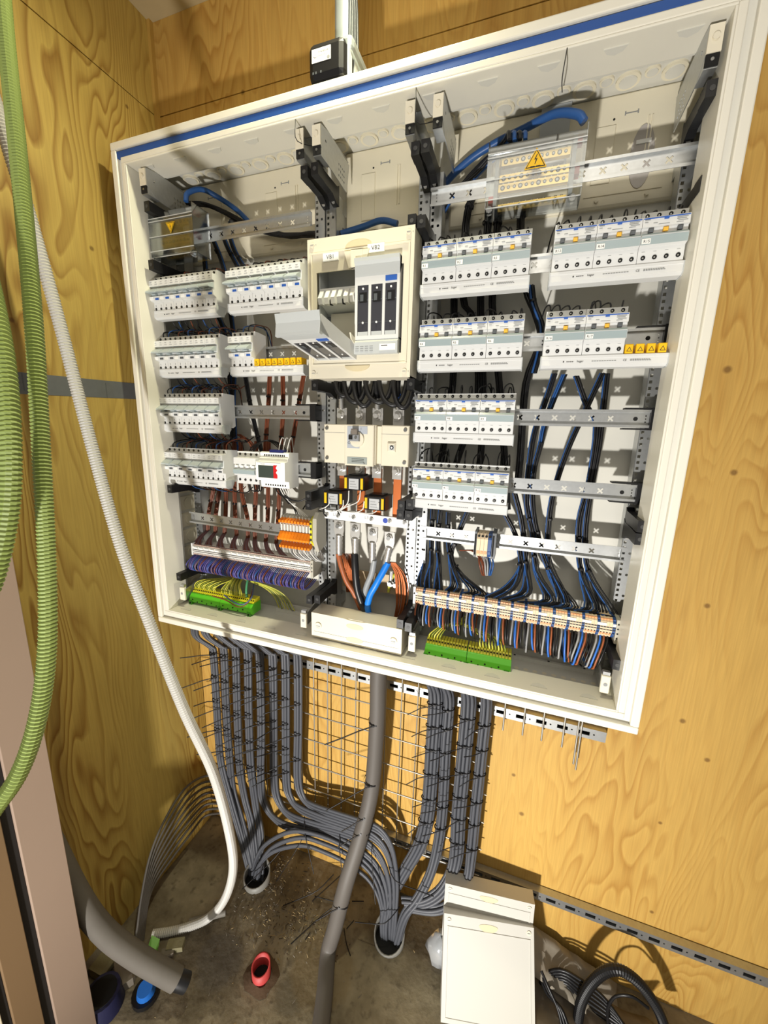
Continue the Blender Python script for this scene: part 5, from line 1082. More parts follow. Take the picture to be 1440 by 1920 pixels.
wire([(0.720, -0.121, -1.005), (0.707, -0.126, -1.034), (0.691, -0.132, -1.069), (0.674, -0.130, -1.105), (0.668, -0.120, -1.157), (0.698, -0.10, -1.255)], 0.0088, mat('cable_bright_blue', (20, 120, 220), 0.4), 'thick bright blue mains cable on the rightmost large lug', None, name='heavy_cable', cat='cable', n=12)
wire([(0.578, -0.121, -0.999), (0.588, -0.122, -1.034), (0.603, -0.120, -1.075), (0.623, -0.115, -1.108), (0.645, -0.105, -1.169), (0.672, -0.09, -1.255)], 0.0075, mat('cable_copper_brown', (156, 86, 48), 0.45), 'thick brown mains cable on the leftmost large lug', None, name='heavy_cable', cat='cable', n=12)
for k in range(9):
    q = random.uniform(-0.006, 0.006)
    wire([LK((0.570, -0.085, -1.011), (0.0040, 0.0000, 0.0005), k), LK((0.574, -0.075, -1.040), (0.0033, 0.0000, 0.0005), k), LK((0.577, -0.070, -1.082), (0.0026, 0.0000, 0.0004), k), LK((0.576, -0.060, -1.135), (0.0025, 0.0000, 0.0004), k)], 0.0016, M_STRAND, 'bare copper strand hanging behind the left large lugs', 'bare copper strands left', n=5)
for k in range(14):
    q = random.uniform(-0.004, 0.004)
    wire([LK((0.718, -0.100, -1.011), (0.0012, 0.0000, 0.0001), k), (0.733+k*0.0016+q, -0.09, -1.045), (0.735+k*0.0022+q, -0.085, -1.09), (0.738+k*0.0016+q, -0.085, -1.14), (0.725+k*0.001, -0.08, -1.20)], 0.0017, M_STRAND, 'bare copper strand hanging below the rightmost large lug', 'bare copper strands right', n=5)
for x, z in ((0.713, -1.082), (0.728, -1.083)):
    b = MB(); b.cyl((x, -0.06, z), (x, -0.075, z), 0.010, M_SCREW, 6); b.cyl((x, -0.075, z), (x, -0.082, z), 0.006, M_STEEL, 10); b.cyl((x, -0.07, z+0.008), (x+0.001, -0.07, z+0.034), 0.0055, M_STEEL, 10); single(b, 'earth_bolt', 'steel earthing bolt with lug, %s one below the blue cable' % ('left' if x < 0.72 else 'right'), 'bolt')
b = MB(); b.box(0.560, 0.75, -0.056, -0.050, -1.12, -1.065, mat('back_steel_plate', (170, 150, 120), 0.5, metal=0.3)); single(b, 'cross_plate', 'brownish steel cross plate behind the mains cables', 'plate')
wire([(0.735, -0.060, -1.043), (0.725, -0.065, -1.053), (0.712, -0.070, -1.077), (0.707, -0.070, -1.109)], 0.004, M_WYG, 'short green-yellow wire bending to the earthing bolts', None, n=6)
for i, px in enumerate(([(0.570, -0.158, -0.843), (0.568, -0.155, -0.858), (0.547, -0.140, -0.872), (0.523, -0.120, -0.882)], [(0.625, -0.158, -0.819), (0.621, -0.155, -0.849), (0.596, -0.140, -0.871), (0.558, -0.125, -0.885)], [(0.656, -0.158, -0.816), (0.647, -0.150, -0.845), (0.606, -0.130, -0.866), (0.576, -0.125, -0.886)],
                        [(0.666, -0.158, -0.842), (0.659, -0.150, -0.864), (0.629, -0.130, -0.879), (0.586, -0.120, -0.881)], [(0.704, -0.158, -0.843), (0.696, -0.150, -0.865), (0.666, -0.130, -0.878), (0.609, -0.120, -0.879)], [(0.610, -0.158, -0.844), (0.604, -0.150, -0.863), (0.576, -0.130, -0.880), (0.542, -0.120, -0.882)])):
    wire(px, 0.0015, Wt, 'thin white wire, %s under the three current transformers' % ORD[i], None, n=5)
wire([(0.574, -0.120, -0.859), (0.576, -0.125, -0.876), (0.586, -0.128, -0.891)], 0.0017, K, 'short black wire to the L1 screw', None, n=5)
wire([(0.534, -0.120, -0.874), (0.537, -0.125, -0.890), (0.546, -0.128, -0.899)], 0.0017, K, 'short black wire to the leftmost screw of the white strip', None, n=5)
# ================================================================== below the cabinet
# slotted strut rails
def strut(x0, x1, z, label):
    h = 0.019; o0 = ((x0+x1)/2, -0.01, z-h)
    t = thing('strut_rail', label, 'rail', o0)
    hs = []
    x = x0+0.02
    while x < x1-0.035:
        hs.append(rectl(x, x+0.026, z-0.0055, z+0.0055))
        hs.append(ngon(x+0.036, z, 0.0025, 6)); x += 0.0525
    b = MB(); b.plate(rectl(x0, x1, z-0.013, z+0.013), hs, 0.002, M_GALV, 'Y', -0.022)
    for zz in (z-0.015, z+0.013): b.box(x0, x1, -0.022, -0.002, zz, zz+0.002, M_GALV)
    part(b, 'profile', t, o0)
    b = MB(); b.box(x0+0.001, x1-0.001, -0.006, -0.001, z-0.0125, z+0.0125, M_HOLE); part(b, 'dark_back', t, o0)
strut(0.055, 1.294, -1.433, 'slotted strut rail directly under the cabinet')
strut(0.56, 2.30, -2.016, 'long slotted strut rail low on the plywood wall')
# wire mesh tray on the wall
o0 = (0.5, -0.035, -2.02)
ms = thing('wire_mesh_tray', 'steel wire mesh on the wall behind the grey cables', 'wire mesh', o0)
M_ROD = mat('zinc_rod', (158, 154, 146), 0.42, metal=0.7)
xs = [0.047+0.05*i for i in range(20)]
for x in xs:
    b = MB(); b.cyl((x, -0.032, -1.395), (x, -0.032, -2.01 if x < 0.62 or x > 0.66 else -1.99), 0.0021, M_ROD, 6); part(b, 'vertical_rod', ms, o0)
for i in range(6):
    z = -1.505-0.1*i
    for x0_, x1_ in ((0.030, 0.662), (0.690, 1.016)):
        b = MB(); b.cyl((x0_, -0.0362, z), (x1_, -0.0362, z), 0.0021, M_ROD, 6); part(b, 'horizontal_rod', ms, o0)
for i, (x, z1) in enumerate(((1.042, -1.478), (1.0935, -1.478), (1.142, -1.480), (1.193, -1.483), (1.2335, -1.540), (1.226, -1.525))):
    b = MB(); b.cyl((x, -0.030, -1.385), (x, -0.034, z1), 0.0024, M_ROD, 8); single(b, 'steel_rod', 'short steel rod end hanging under the cabinet, %s from the left' % ORD[[0, 1, 2, 3, 5, 4][i]], 'rod', 'steel rod stubs')
# ---- grey installation cables
GC = 0.0054
CG = 'grey installation cables below the cabinet'
def gcable(pts, label, r=GC, m=M_CABLE, n=8, k=5, group=CG):
    b = MB(); b.tube(spline(pts, k), r, m, n); return single(b, 'grey_cable', label, 'cable', group)
TIEG = 'long-tailed cable ties on the grey cables'
LEFT = [
 [(0.066, -0.060, -1.448), (0.065, -0.060, -1.609), (0.062, -0.060, -1.800), (0.071, -0.065, -1.909), (0.121, -0.085, -2.025), (0.182, -0.110, -2.140), (0.237, -0.135, -2.253)],
 [(0.113, -0.060, -1.438), (0.106, -0.060, -1.663), (0.106, -0.060, -1.866), (0.116, -0.065, -2.000), (0.161, -0.085, -2.081), (0.209, -0.110, -2.164), (0.251, -0.135, -2.259)],
 [(0.163, -0.060, -1.426), (0.155, -0.060, -1.649), (0.150, -0.060, -1.881), (0.168, -0.065, -2.011), (0.208, -0.085, -2.085), (0.239, -0.110, -2.163), (0.264, -0.135, -2.259)],
 [(0.212, -0.060, -1.419), (0.204, -0.060, -1.635), (0.200, -0.060, -1.863), (0.216, -0.065, -2.027), (0.248, -0.085, -2.116), (0.264, -0.110, -2.175), (0.278, -0.135, -2.252)],
 [(0.260, -0.060, -1.423), (0.254, -0.060, -1.684), (0.241, -0.060, -1.917), (0.256, -0.065, -2.016), (0.325, -0.075, -2.052), (0.421, -0.085, -2.032), (0.516, -0.090, -2.004), (0.616, -0.095, -2.004), (0.693, -0.100, -2.027), (0.738, -0.110, -2.083), (0.754, -0.125, -2.173), (0.757, -0.135, -2.268)],
 [(0.311, -0.060, -1.418), (0.305, -0.060, -1.669), (0.298, -0.060, -1.896), (0.317, -0.065, -1.976), (0.372, -0.075, -2.004), (0.463, -0.085, -1.989), (0.575, -0.090, -1.968), (0.662, -0.095, -1.966), (0.720, -0.100, -2.002), (0.752, -0.110, -2.075), (0.763, -0.125, -2.168), (0.766, -0.135, -2.263)],
 [(0.360, -0.060, -1.406), (0.354, -0.060, -1.653), (0.349, -0.060, -1.877), (0.366, -0.065, -1.938), (0.410, -0.075, -1.957), (0.494, -0.085, -1.949), (0.594, -0.090, -1.938), (0.685, -0.095, -1.930), (0.737, -0.100, -1.968), (0.765, -0.110, -2.058), (0.774, -0.125, -2.162), (0.773, -0.135, -2.259)],
 [(0.406, -0.060, -1.395), (0.402, -0.060, -1.639), (0.395, -0.060, -1.843), (0.413, -0.065, -1.912), (0.460, -0.075, -1.927), (0.544, -0.085, -1.913), (0.628, -0.090, -1.902), (0.706, -0.095, -1.896), (0.753, -0.100, -1.944), (0.777, -0.110, -2.052), (0.782, -0.125, -2.158), (0.780, -0.135, -2.255)],
]
NC = [3, 4, 4, 5, 5, 5, 4, 4]
HX4 = [(-1.9, 0), (0, -0.4), (1.9, 0), (-1, 1.6), (1, 1.6)]
for i, path in enumerate(LEFT):
    path = [Vector(p) for p in path]; top = path[0]
    pre = [top+Vector((-0.085, -0.035, 0.140)), top+Vector((-0.050, -0.025, 0.075)), top+Vector((-0.010, -0.004, 0.025))]
    pre[0].z = -1.258; pre[0].x = max(pre[0].x, 0.055+0.01*i)
    lab = 'grey cable in the %s cable column from the left below the cabinet' % ORD[i]
    for j in range(NC[i]):
        hx, hy = HX4[j]
        pts = []
        for q, p in enumerate(pre+path):
            sp = 1.0
            if i >= 4 and q > 6: pts.append(p+Vector((0, hy*GC*0.6, hx*GC*1.1-hy*GC*0.7)))
            else: pts.append(p+Vector((hx*GC*1.02, hy*GC*0.95, 0)))
        gcable(pts, lab, group='grey cables of the %s column' % ORD[i])
    # cable ties every ten centimetres, long tails pointing out to the left
    zt = -1.445
    while zt > path[2].z-0.02:
        f = (top.z-zt)/(top.z-path[2].z)
        if f < 0: f = 0.0
        q = path[0].lerp(path[1], f*2) if f < 0.5 else path[1].lerp(path[2], (f-0.5)*2)
        tie(q, (0, 0, 1), GC*2.6, 'black cable tie with long tail on the %s cable column from the left' % ORD[i], 1, 'cable ties of column '+ORD[i], tl=random.uniform(0.065, 0.115), tdir=(-0.85+random.uniform(-.15, .15), -0.55+random.uniform(-.2, .2), -0.12+random.uniform(-.12, .1)), drop=random.uniform(0, 0.02))
        zt -= 0.1+random.uniform(-0.012, 0.012)
ARCH = [[(0.250, -0.140, -2.260), (0.264, -0.135, -2.180), (0.301, -0.120, -2.106), (0.393, -0.105, -2.030), (0.491, -0.100, -2.006), (0.599, -0.100, -2.010), (0.695, -0.105, -2.050), (0.743, -0.120, -2.131), (0.752, -0.135, -2.271)],
        [(0.263, -0.145, -2.251), (0.285, -0.140, -2.179), (0.337, -0.125, -2.115), (0.439, -0.110, -2.062), (0.528, -0.105, -2.059), (0.612, -0.105, -2.068), (0.689, -0.110, -2.096), (0.734, -0.125, -2.162), (0.745, -0.135, -2.275)],
        [(0.277, -0.145, -2.244), (0.296, -0.135, -2.157), (0.345, -0.120, -2.090), (0.432, -0.105, -2.039), (0.511, -0.100, -2.032), (0.609, -0.100, -2.038), (0.693, -0.107, -2.070), (0.737, -0.122, -2.154), (0.748, -0.135, -2.273)]]
for a, path in enumerate(ARCH):
    for j in range(2):
        gcable([Vector(p)+Vector((0, -0.004*j, 0.009*j)) for p in path], 'grey cable arching between the two floor conduits, %s arch' % ['upper', 'lower', 'middle'][a], group='arching grey cables '+str(a))
RIGHT = [[(0.854, -0.060, -1.407), (0.854, -0.060, -1.572), (0.852, -0.060, -1.788), (0.837, -0.065, -1.917), (0.797, -0.080, -2.024), (0.760, -0.105, -2.111), (0.746, -0.125, -2.189), (0.752, -0.135, -2.271)],
         [(0.892, -0.060, -1.407), (0.892, -0.060, -1.560), (0.895, -0.060, -1.770), (0.890, -0.065, -1.900), (0.876, -0.085, -1.994), (0.847, -0.110, -2.073), (0.812, -0.130, -2.134), (0.792, -0.135, -2.247)],
         [(0.946, -0.060, -1.395), (0.945, -0.060, -1.577), (0.943, -0.060, -1.770), (0.946, -0.060, -1.921), (0.936, -0.075, -1.988), (0.910, -0.095, -2.041), (0.864, -0.110, -2.081), (0.807, -0.115, -2.104)],
         [(0.993, -0.060, -1.387), (0.992, -0.060, -1.562), (0.990, -0.060, -1.764), (0.989, -0.060, -1.901), (0.984, -0.075, -1.981), (0.950, -0.095, -2.057), (0.899, -0.115, -2.087), (0.826, -0.120, -2.109)]]
NR = [7, 5, 7, 5]
HX7 = [(-3, 0), (-1, 0), (1, 0), (3, 0), (-2, -1.7), (0, -1.7), (2, -1.7)]; HX5 = [(-2, 0), (0, 0), (2, 0), (-1, -1.7), (1, -1.7)]
for i, path in enumerate(RIGHT):
    path = [Vector(p) for p in path]
    pre = [path[0]+Vector((-0.02, -0.03, 0.130)), path[0]+Vector((-0.012, -0.012, 0.06))]; pre[0].z = -1.258
    for j in range(NR[i]):
        hx, hy = (HX7 if NR[i] == 7 else HX5)[j]
        gcable([p+Vector((hx*GC*1.0, hy*GC*0.95, 0)) for p in pre]+[p+Vector((hx*GC*(1.0 if q < 4 else 0.75), hy*GC*0.95, (-hx*GC*0.5 if q > 3 else 0))) for q, p in enumerate(path)], 'grey cable in the %s column of the right cable group' % ORD[i], group='grey cables of the right group '+ORD[i])
    zt = -1.425-0.01*i
    while zt > path[3].z:
        f = (path[0].z-zt)/(path[0].z-path[2].z)
        q = path[0].lerp(path[1], f*2) if f < 0.5 else (path[1].lerp(path[2], (f-0.5)*2) if f < 1 else path[2].lerp(path[3], min(1, (zt-path[2].z)/(path[3].z-path[2].z))))
        q = q+Vector((0, -0.0035, 0)); w = GC*(4.2 if NR[i] == 7 else 3.2)
        b = MB(); pts = [(w*math.cos(a), GC*2.3*math.sin(a)) for a in [2*math.pi*k_/16 for k_ in range(17)]]
        b.tube([(q.x+u, q.y+v, q.z+0.004*math.cos(2*math.pi*k_/16)) for k_, (u, v) in enumerate(pts)], 0.0017, M_TIE, 5)
        b.box(q.x-0.003, q.x+0.003, q.y-GC*2.3-0.003, q.y-GC*2.3+0.001, q.z-0.003, q.z+0.003, M_TIE)
        tl = random.uniform(0.035, 0.075); sg = -1
        b.tube([(q.x, q.y-GC*2.3-0.002, q.z), (q.x+sg*tl*0.5, q.y-GC*2.3-0.012, q.z-0.010), (q.x+sg*tl, q.y-GC*2.3-0.022, q.z-random.uniform(0.012, 0.035))], 0.0013, M_TIE, 4)
        single(b, 'cable_tie', 'black cable tie around the %s column of the right cable group' % ORD[i], 'cable tie', 'cable ties of right column '+ORD[i])
        zt -= 0.082+random.uniform(-0.01, 0.01)
# crossing ties at the cable bend and floor
for px, d, r_ in (((0.442, -0.085, -1.997), (0.05, -0.05, -0.09), 0), ((0.578, -0.095, -1.993), (0.04, -0.06, -0.10), 0), ((0.692, -0.100, -1.968), (0.03, -0.06, -0.09), 0), ((0.428, -0.115, -2.059), (-0.05, -0.04, -0.10), 0), ((0.348, -0.125, -2.118), (-0.08, -0.06, -0.09), 0), ((0.511, -0.120, -2.184), (-0.09, -0.05, -0.05), 0), ((0.774, -0.120, -2.008), (0.10, 0.0, -0.02), 0), ((0.759, -0.150, -2.144), (-0.08, -0.02, -0.03), 0)):
    p = Vector(px)
    b = MB(); b.tube(spline([p+Vector((-d[0]*0.4, 0.03, -d[2]*0.5)), p+Vector((0, -0.015, 0)), p+Vector(d)*0.6+Vector((0, -0.01, 0)), p+Vector(d)*1.2], 3), 0.0016, M_TIE, 4)
    single(b, 'cable_tie', 'black cable tie with loose tail at the cable bend near the floor', 'cable tie', 'cable ties at the cable bend')
# the heavy grey mains cable
b = MB(); b.tube(spline([(0.700, -0.10, -1.258), (0.694, -0.100, -1.356), (0.694, -0.100, -1.499), (0.685, -0.105, -1.731), (0.669, -0.150, -1.866), (0.645, -0.200, -1.990), (0.620, -0.225, -2.140), (0.606, -0.245, -2.222), (0.636, -0.325, -2.226), (0.660, -0.40, -2.227), (0.70, -0.55, -2.227), (0.80, -0.95, -2.227), (0.98, -1.6, -2.227)], 7), 0.0235, M_CABLE2, 16); single(b, 'mains_cable', 'very thick dusty grey mains cable running from the cabinet to the floor', 'cable')
for i, (p, d) in enumerate((((0.692, -0.100, -1.500), (0, 0, 1)), ((0.683, -0.105, -1.707), (0.02, 0.02, 1)), ((0.677, -0.125, -1.812), (0.15, 0.3, 1)), ((0.672, -0.142, -1.854), (0.2, 0.4, 1)), ((0.635, -0.212, -2.056), (0.2, 0.4, 1)))):
    tie(p, d, 0.0245, 'black cable tie on the thick mains cable, %s from the top' % ORD[i], 1, 'cable ties of the mains cable', tl=0.15 if i < 2 else 0.08, tdir=(-0.8, -0.35, -0.55 if i else -0.35))
# ---- conduits in the floor
def pipe(cx, cy, r, h, m, label, slant=0.02, name='floor_conduit', rim=None):
    b = MB(); n = 24; vs = []
    top = lambda a, q: FL+h+slant*math.sin(a)
    rings = [(r, 0), (r, 1), (r-0.004, 1), (r-0.004, 0)]
    for q, (rr, t) in enumerate(rings):
        for i in range(n):
            a = 2*math.pi*i/n; vs.append((cx+rr*math.cos(a), cy+rr*math.sin(a), top(a, q) if t else FL+0.001))
    fs = [(q*n+i, q*n+(i+1) % n, (q+1)*n+(i+1) % n, (q+1)*n+i) for q in range(3) for i in range(n)]
    b.add(vs, fs, m, True); b.disc((cx, cy, FL+0.002), r-0.004, M_HOLE, n, (0, 0, 1))
    return single(b, name, label, 'pipe')
M_PIPE = mat('pvc_grey', (128, 126, 120), 0.5, var=0.1, vscale=20)
pipe(0.270, -0.140, 0.046, 0.034, M_PIPE, 'short grey conduit in the floor with the left cables entering it', 0.012)
pipe(0.765, -0.134, 0.049, 0.030, M_PIPE, 'short grey conduit in the floor with the right cables entering it', 0.022)
pipe(0.438, -0.345, 0.027, 0.042, mat('red_pipe', (176, 60, 58), 0.55), 'short open red pipe sticking out of the concrete floor', 0.006)
b = MB(); n = 18; b.add([(0.438+rr*math.cos(2*math.pi*i/n)*(1+0.1*math.sin(i*2.1)), -0.345+rr*math.sin(2*math.pi*i/n)*(1+0.12*math.sin(i*1.3)), FL+zz) for rr, zz in ((0.030, 0.008), (0.050, 0.0012)) for i in range(n)], [(i, (i+1) % n, n+(i+1) % n, n+i) for i in range(n)], mat('mortar_collar', (84, 66, 48), 0.9, bump=0.6, bscale=90), True); single(b, 'mortar_collar', 'rough dark mortar collar around the red pipe', 'mortar')
# dusty foam-wrapped pipe at the left
o0 = (0.15, -0.42, FL)
t = thing('insulated_pipe', 'fat grey insulated pipe bending down to the floor at the left', 'pipe', o0)
b = MB(); b.tube(spline([(-0.001, -0.566, -1.679), (0.059, -0.554, -1.861), (0.102, -0.534, -1.982), (0.167, -0.509, -2.067), (0.238, -0.483, -2.133), (0.263, -0.474, -2.154)], 6), 0.0265, mat('pipe_wrap_grey', (92, 87, 80), 0.75, var=0.12, vscale=14, bump=0.3, bscale=30), 18); part(b, 'foam_sleeve', t, o0)
b = MB(); b.tube([(0.263, -0.474, -2.154), (0.276, -0.469, -2.162), (0.285, -0.464, -2.170)], 0.0225, M_BLACK, 18); part(b, 'open_end', t, o0, 'black open pipe end')
# dusty thin cables at the left wall
for k in range(8):
    b = MB(); b.tube(spline([LK((0.064, -0.050, -1.991), (-0.0017, 0.0000, -0.0226), k), LK((-0.016, -0.060, -1.993), (-0.0025, 0.0000, -0.0281), k), LK((-0.020, -0.155, -1.960), (0.0000, 0.0018, -0.0299), k), LK((-0.015, -0.254, -1.999), (0.0000, 0.0037, -0.0245), k), LK((-0.005, -0.321, -2.059), (0.0000, 0.0022, -0.0159), k), LK((0.015, -0.378, -2.146), (0.0000, 0.0032, -0.0046), k), LK((0.035, -0.416, -2.209), (0.0000, 0.0030, -0.0048), k), LK((0.070, -0.478, -2.259), (0.0000, 0.0042, -0.0073), k)], 5), 0.0042, M_CABLE2, 6); single(b, 'thin_cable', 'dusty thin cable sweeping from the mesh to the left floor corner', 'cable', 'dusty thin cables at the left')
# white corrugated hose
def corrug(pts, r, m, label, name, pitch=0.0045, amp=0.09, n=12, ribs=None):
    sp = spline(pts, 24); L = 0; out = [sp[0]]; rs = []
    # resample evenly
    d = [0.0]
    for i in range(1, len(sp)): d.append(d[-1]+(sp[i]-sp[i-1]).length)
    N_ = int(d[-1]/(pitch/2)); res = []; j = 0
    for i in range(N_+1):
        s = d[-1]*i/N_
        while j < len(d)-2 and d[j+1] < s: j += 1
        f = (s-d[j])/max(1e-9, d[j+1]-d[j]); res.append(sp[j].lerp(sp[j+1], f)); rs.append(r*(1+amp*(1 if i % 2 else -1)))
    b = MB(); b.tube(res, r, m, n, rs=rs, smooth=False)
    return single(b, name, label, 'hose')
M_HOSEW = mat('hose_white', (186, 184, 178), 0.5); M_HOSEG = mat('hose_green', (136, 152, 82), 0.5)
corrug([(0.008, -0.453, -0.029), (0.028, -0.447, -0.131), (0.042, -0.431, -0.275), (0.060, -0.414, -0.467), (0.114, -0.418, -0.713), (0.186, -0.432, -0.935), (0.255, -0.431, -1.131), (0.311, -0.415, -1.338), (0.345, -0.374, -1.548), (0.349, -0.338, -1.777), (0.332, -0.316, -1.945), (0.284, -0.307, -2.095), (0.217, -0.311, -2.202), (0.161, -0.337, -2.232), (0.113, -0.365, -2.237), (0.066, -0.389, -2.238)], 0.0118, M_HOSEW, 'long white corrugated hose hanging from upper left to the floor', 'corrugated_hose', pitch=0.006)
corrug([(0.161, -0.494, 0.082), (0.190, -0.521, -0.083), (0.256, -0.569, -0.301), (0.319, -0.618, -0.522), (0.360, -0.658, -0.714), (0.388, -0.688, -0.864), (0.405, -0.715, -0.990), (0.401, -0.738, -1.087), (0.383, -0.761, -1.163), (0.352, -0.785, -1.220)], 0.0108, M_HOSEG, 'long green corrugated hose hanging at the left edge', 'corrugated_hose', pitch=0.0055)
corrug([(0.258, -0.641, -0.385), (0.311, -0.660, -0.505), (0.350, -0.680, -0.606), (0.379, -0.705, -0.711), (0.383, -0.721, -0.788), (0.375, -0.741, -0.864), (0.359, -0.759, -0.920)], 0.0120, M_HOSEG, 'short visible bow of green corrugated hose in front of the long one', 'corrugated_hose', pitch=0.0065)
# blue and green bits at the left
o0 = (0.160, -0.491, -2.250)
t = thing('junction_cap', 'bright blue plastic cap with black rim on the floor at the left', 'cap', o0)
b = MB(); c = Vector(o0)
b.cyl(c+Vector((0, 0, 0.002)), c+Vector((0, 0, 0.016)), 0.036, M_BLACK, 18); part(b, 'black_rim', t, o0)
b = MB(); b.cyl(c+Vector((0.003, -0.002, 0.018)), c+Vector((0.006, -0.006, 0.040)), 0.024, mat('cap_blue', (36, 104, 190), 0.4), 18, r1=0.019); part(b, 'blue_lid', t, o0)
b = MB(); c = Vector((0.067, -0.546, -2.252)); b.cyl(c, c+Vector((0, 0, 0.05)), 0.050, mat('cap_navy', (34, 36, 70), 0.5), 18, r1=0.044); b.cyl(c+Vector((0, 0, 0.050)), c+Vector((0, 0, 0.052)), 0.036, M_HOLE, 18); single(b, 'floor_socket', 'dark navy open sleeve on the floor beside the door jamb', 'sleeve')
b = MB(); c = Vector((0.104, -0.426, -2.250)); b.add([c+Vector(v) for v in ((-0.02, -0.01, 0), (0.03, -0.015, 0.004), (0.015, 0.02, 0.05), (-0.01, 0.015, 0.06), (0.0, 0.02, 0.0), (0.02, -0.02, 0.03))], [(0, 1, 5), (1, 2, 5), (0, 5, 3), (5, 2, 3), (0, 3, 4), (1, 4, 2), (2, 4, 3)], mat('green_scrap', (84, 124, 50), 0.5)); single(b, 'plastic_scrap', 'torn green plastic scrap beside the insulated pipe', 'scrap')
for i, (px, s) in enumerate((((0.144, -0.405, -2.250), 0.022), ((-0.004, -0.478, -2.250), 0.05), ((0.068, -0.483, -2.250), 0.045), ((0.152, -0.382, -2.250), 0.03), ((-0.047, -0.488, -2.250), 0.04))):
    c = Vector(px); b = MB(); b.T = Matrix.Translation(c) @ Matrix.Rotation(0.6+i, 4, 'Z'); b.cbox(-s*0.8, s*0.8, -s*0.5, s*0.5, 0, s*0.6, mat('rubble_'+str(i % 2), (132, 126, 96) if i % 2 else (120, 112, 100), 0.85, bump=0.4), s*0.15)
    single(b, 'rubble_piece', '%s rubble piece among the pipes at the left, number %s by size' % (['yellowish', 'grey'][i % 2 == 0], ORD[[4, 0, 1, 3, 2][i]]), 'rubble', 'rubble pieces at the left')
b = MB(); b.T = Matrix.Translation((0.19, -0.30, FL)) @ Matrix.Rotation(0.5, 4, 'Z')
b.cyl((-0.05, 0, 0.012), (0.06, 0.01, 0.012), 0.010, mat('grey_stub', (120, 116, 108), 0.6), 10); single(b, 'pipe_offcut', 'short grey pipe offcut on the floor beside the hose end', 'pipe')
M_COVER = mat('loose_cover_white', (196, 194, 186), 0.4)
# ---- loose covers leaning against the wall
def lean_cover(TLp, TRp, length, ang, depth, label, grip):
    TLp = Vector(TLp); TRp = Vector(TRp); u = (TRp-TLp).normalized(); w = (TRp-TLp).length
    nr = Vector((u.y, -u.x, 0)); d = Vector((0, 0, -1))*math.cos(ang)+nr*math.sin(ang); nn = u.cross(d).normalized()
    if nn.y > 0: nn = -nn
    M4 = Matrix((( u.x, -nn.x, -d.x, 0), (u.y, -nn.y, -d.y, 0), (u.z, -nn.z, -d.z, 0), (0, 0, 0, 1)))
    base = TLp+d*length
    t = thing('blanking_cover', label, 'cover', tuple(base))
    t.rotation_euler = M4.to_3x3().to_euler()
    H = length
    b = MB(); b.plate(rectl(0, w, 0, H), [], 0.003, M_COVER, 'Y', 0.0)
    b.box(0, w, 0.003, depth, H-0.003, H, M_COVER); b.box(0, 0.003, 0.003, depth, 0, H-0.003, M_COVER); b.box(w-0.003, w, 0.003, depth, 0, H-0.003, M_COVER); b.box(0.003, w-0.003, 0.003, depth, 0, 0.003, M_COVER)
    part(b, 'panel', t)
    part(frame4(0.010, w-0.010, 0.010, H-0.028, 0.002, -0.0015, 0, M_COVER), 'raised_border', t)
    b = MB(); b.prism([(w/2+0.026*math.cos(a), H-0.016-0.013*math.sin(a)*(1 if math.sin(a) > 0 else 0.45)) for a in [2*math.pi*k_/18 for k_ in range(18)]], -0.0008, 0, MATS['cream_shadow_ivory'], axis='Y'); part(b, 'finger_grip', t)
    for x in (0.014, w-0.014):
        b = MB(); b.cyl((x, 0, H-0.014), (x, -0.002, H-0.014), 0.006, M_IVORY, 14); b.box(x-0.004, x+0.004, -0.0026, -0.002, H-0.0146, H-0.0134, M_PRINT2); part(b, 'quarter_turn_lock', t)
    return t
lean_cover((0.9319, -0.152, -2.0291), (1.1759, -0.0991, -2.0291), 0.246, math.radians(26), 0.042, 'cream blanking cover leaning in front near the floor', True)
lean_cover((0.9256, -0.118, -1.9684), (1.1732, -0.0834, -1.9684), 0.286, math.radians(5), 0.040, 'second cream blanking cover standing behind the front one', True)
# ---- black cable tangle at the right, plastic sheet, hose loop
corrug([(1.310, -0.130, -2.264), (1.311, -0.125, -2.180), (1.327, -0.120, -2.109), (1.355, -0.115, -2.055), (1.391, -0.110, -2.037), (1.438, -0.105, -2.063), (1.487, -0.100, -2.126), (1.518, -0.100, -2.193)], 0.0125, M_BLACK, 'glossy black corrugated hose bent in a loop on the floor at the right', 'corrugated_hose', pitch=0.006, amp=0.06)
for k in range(9):
    b = MB(); b.tube(spline([LK((1.211, -0.080, -2.220), (0.0008, 0.0000, -0.0080), k), LK((1.259, -0.085, -2.160), (0.0039, 0.0000, -0.0099), k), LK((1.313, -0.090, -2.158), (0.0018, 0.0000, -0.0152), k), LK((1.365, -0.100, -2.166), (0.0045, 0.0000, -0.0152), k), LK((1.410, -0.120, -2.192), (0.0058, 0.0000, -0.0059), k), LK((1.426, -0.140, -2.209), (0.0055, 0.0000, 0.0041), k)], 4), 0.0046, M_WBLACK, 6); single(b, 'black_cable', 'black cable in the tangle on the floor right of the leaning covers', 'cable', 'black cables on the floor at the right')
for k in range(3):
    b = MB(); b.tube(spline([LK((1.210, -0.100, -2.170), (0.0020, 0.0000, -0.0196), k), LK((1.228, -0.120, -2.184), (0.0016, 0.0000, -0.0154), k), LK((1.254, -0.140, -2.212), (0.0038, 0.0000, 0.0026), k), LK((1.269, -0.160, -2.244), (0.0074, 0.0000, 0.0053), k)], 4), 0.004, M_WBLACK, 6); single(b, 'black_cable', 'black cable dropping beside the leaning covers', 'cable', 'black cables beside the covers')
b = MB(); b.tube(spline([(1.382, -0.120, -2.222), (1.375, -0.120, -2.166), (1.387, -0.120, -2.114), (1.421, -0.120, -2.092), (1.464, -0.110, -2.123)], 4), 0.004, M_WBLACK, 6); single(b, 'black_cable', 'thin black cable bow inside the hose loop', 'cable')
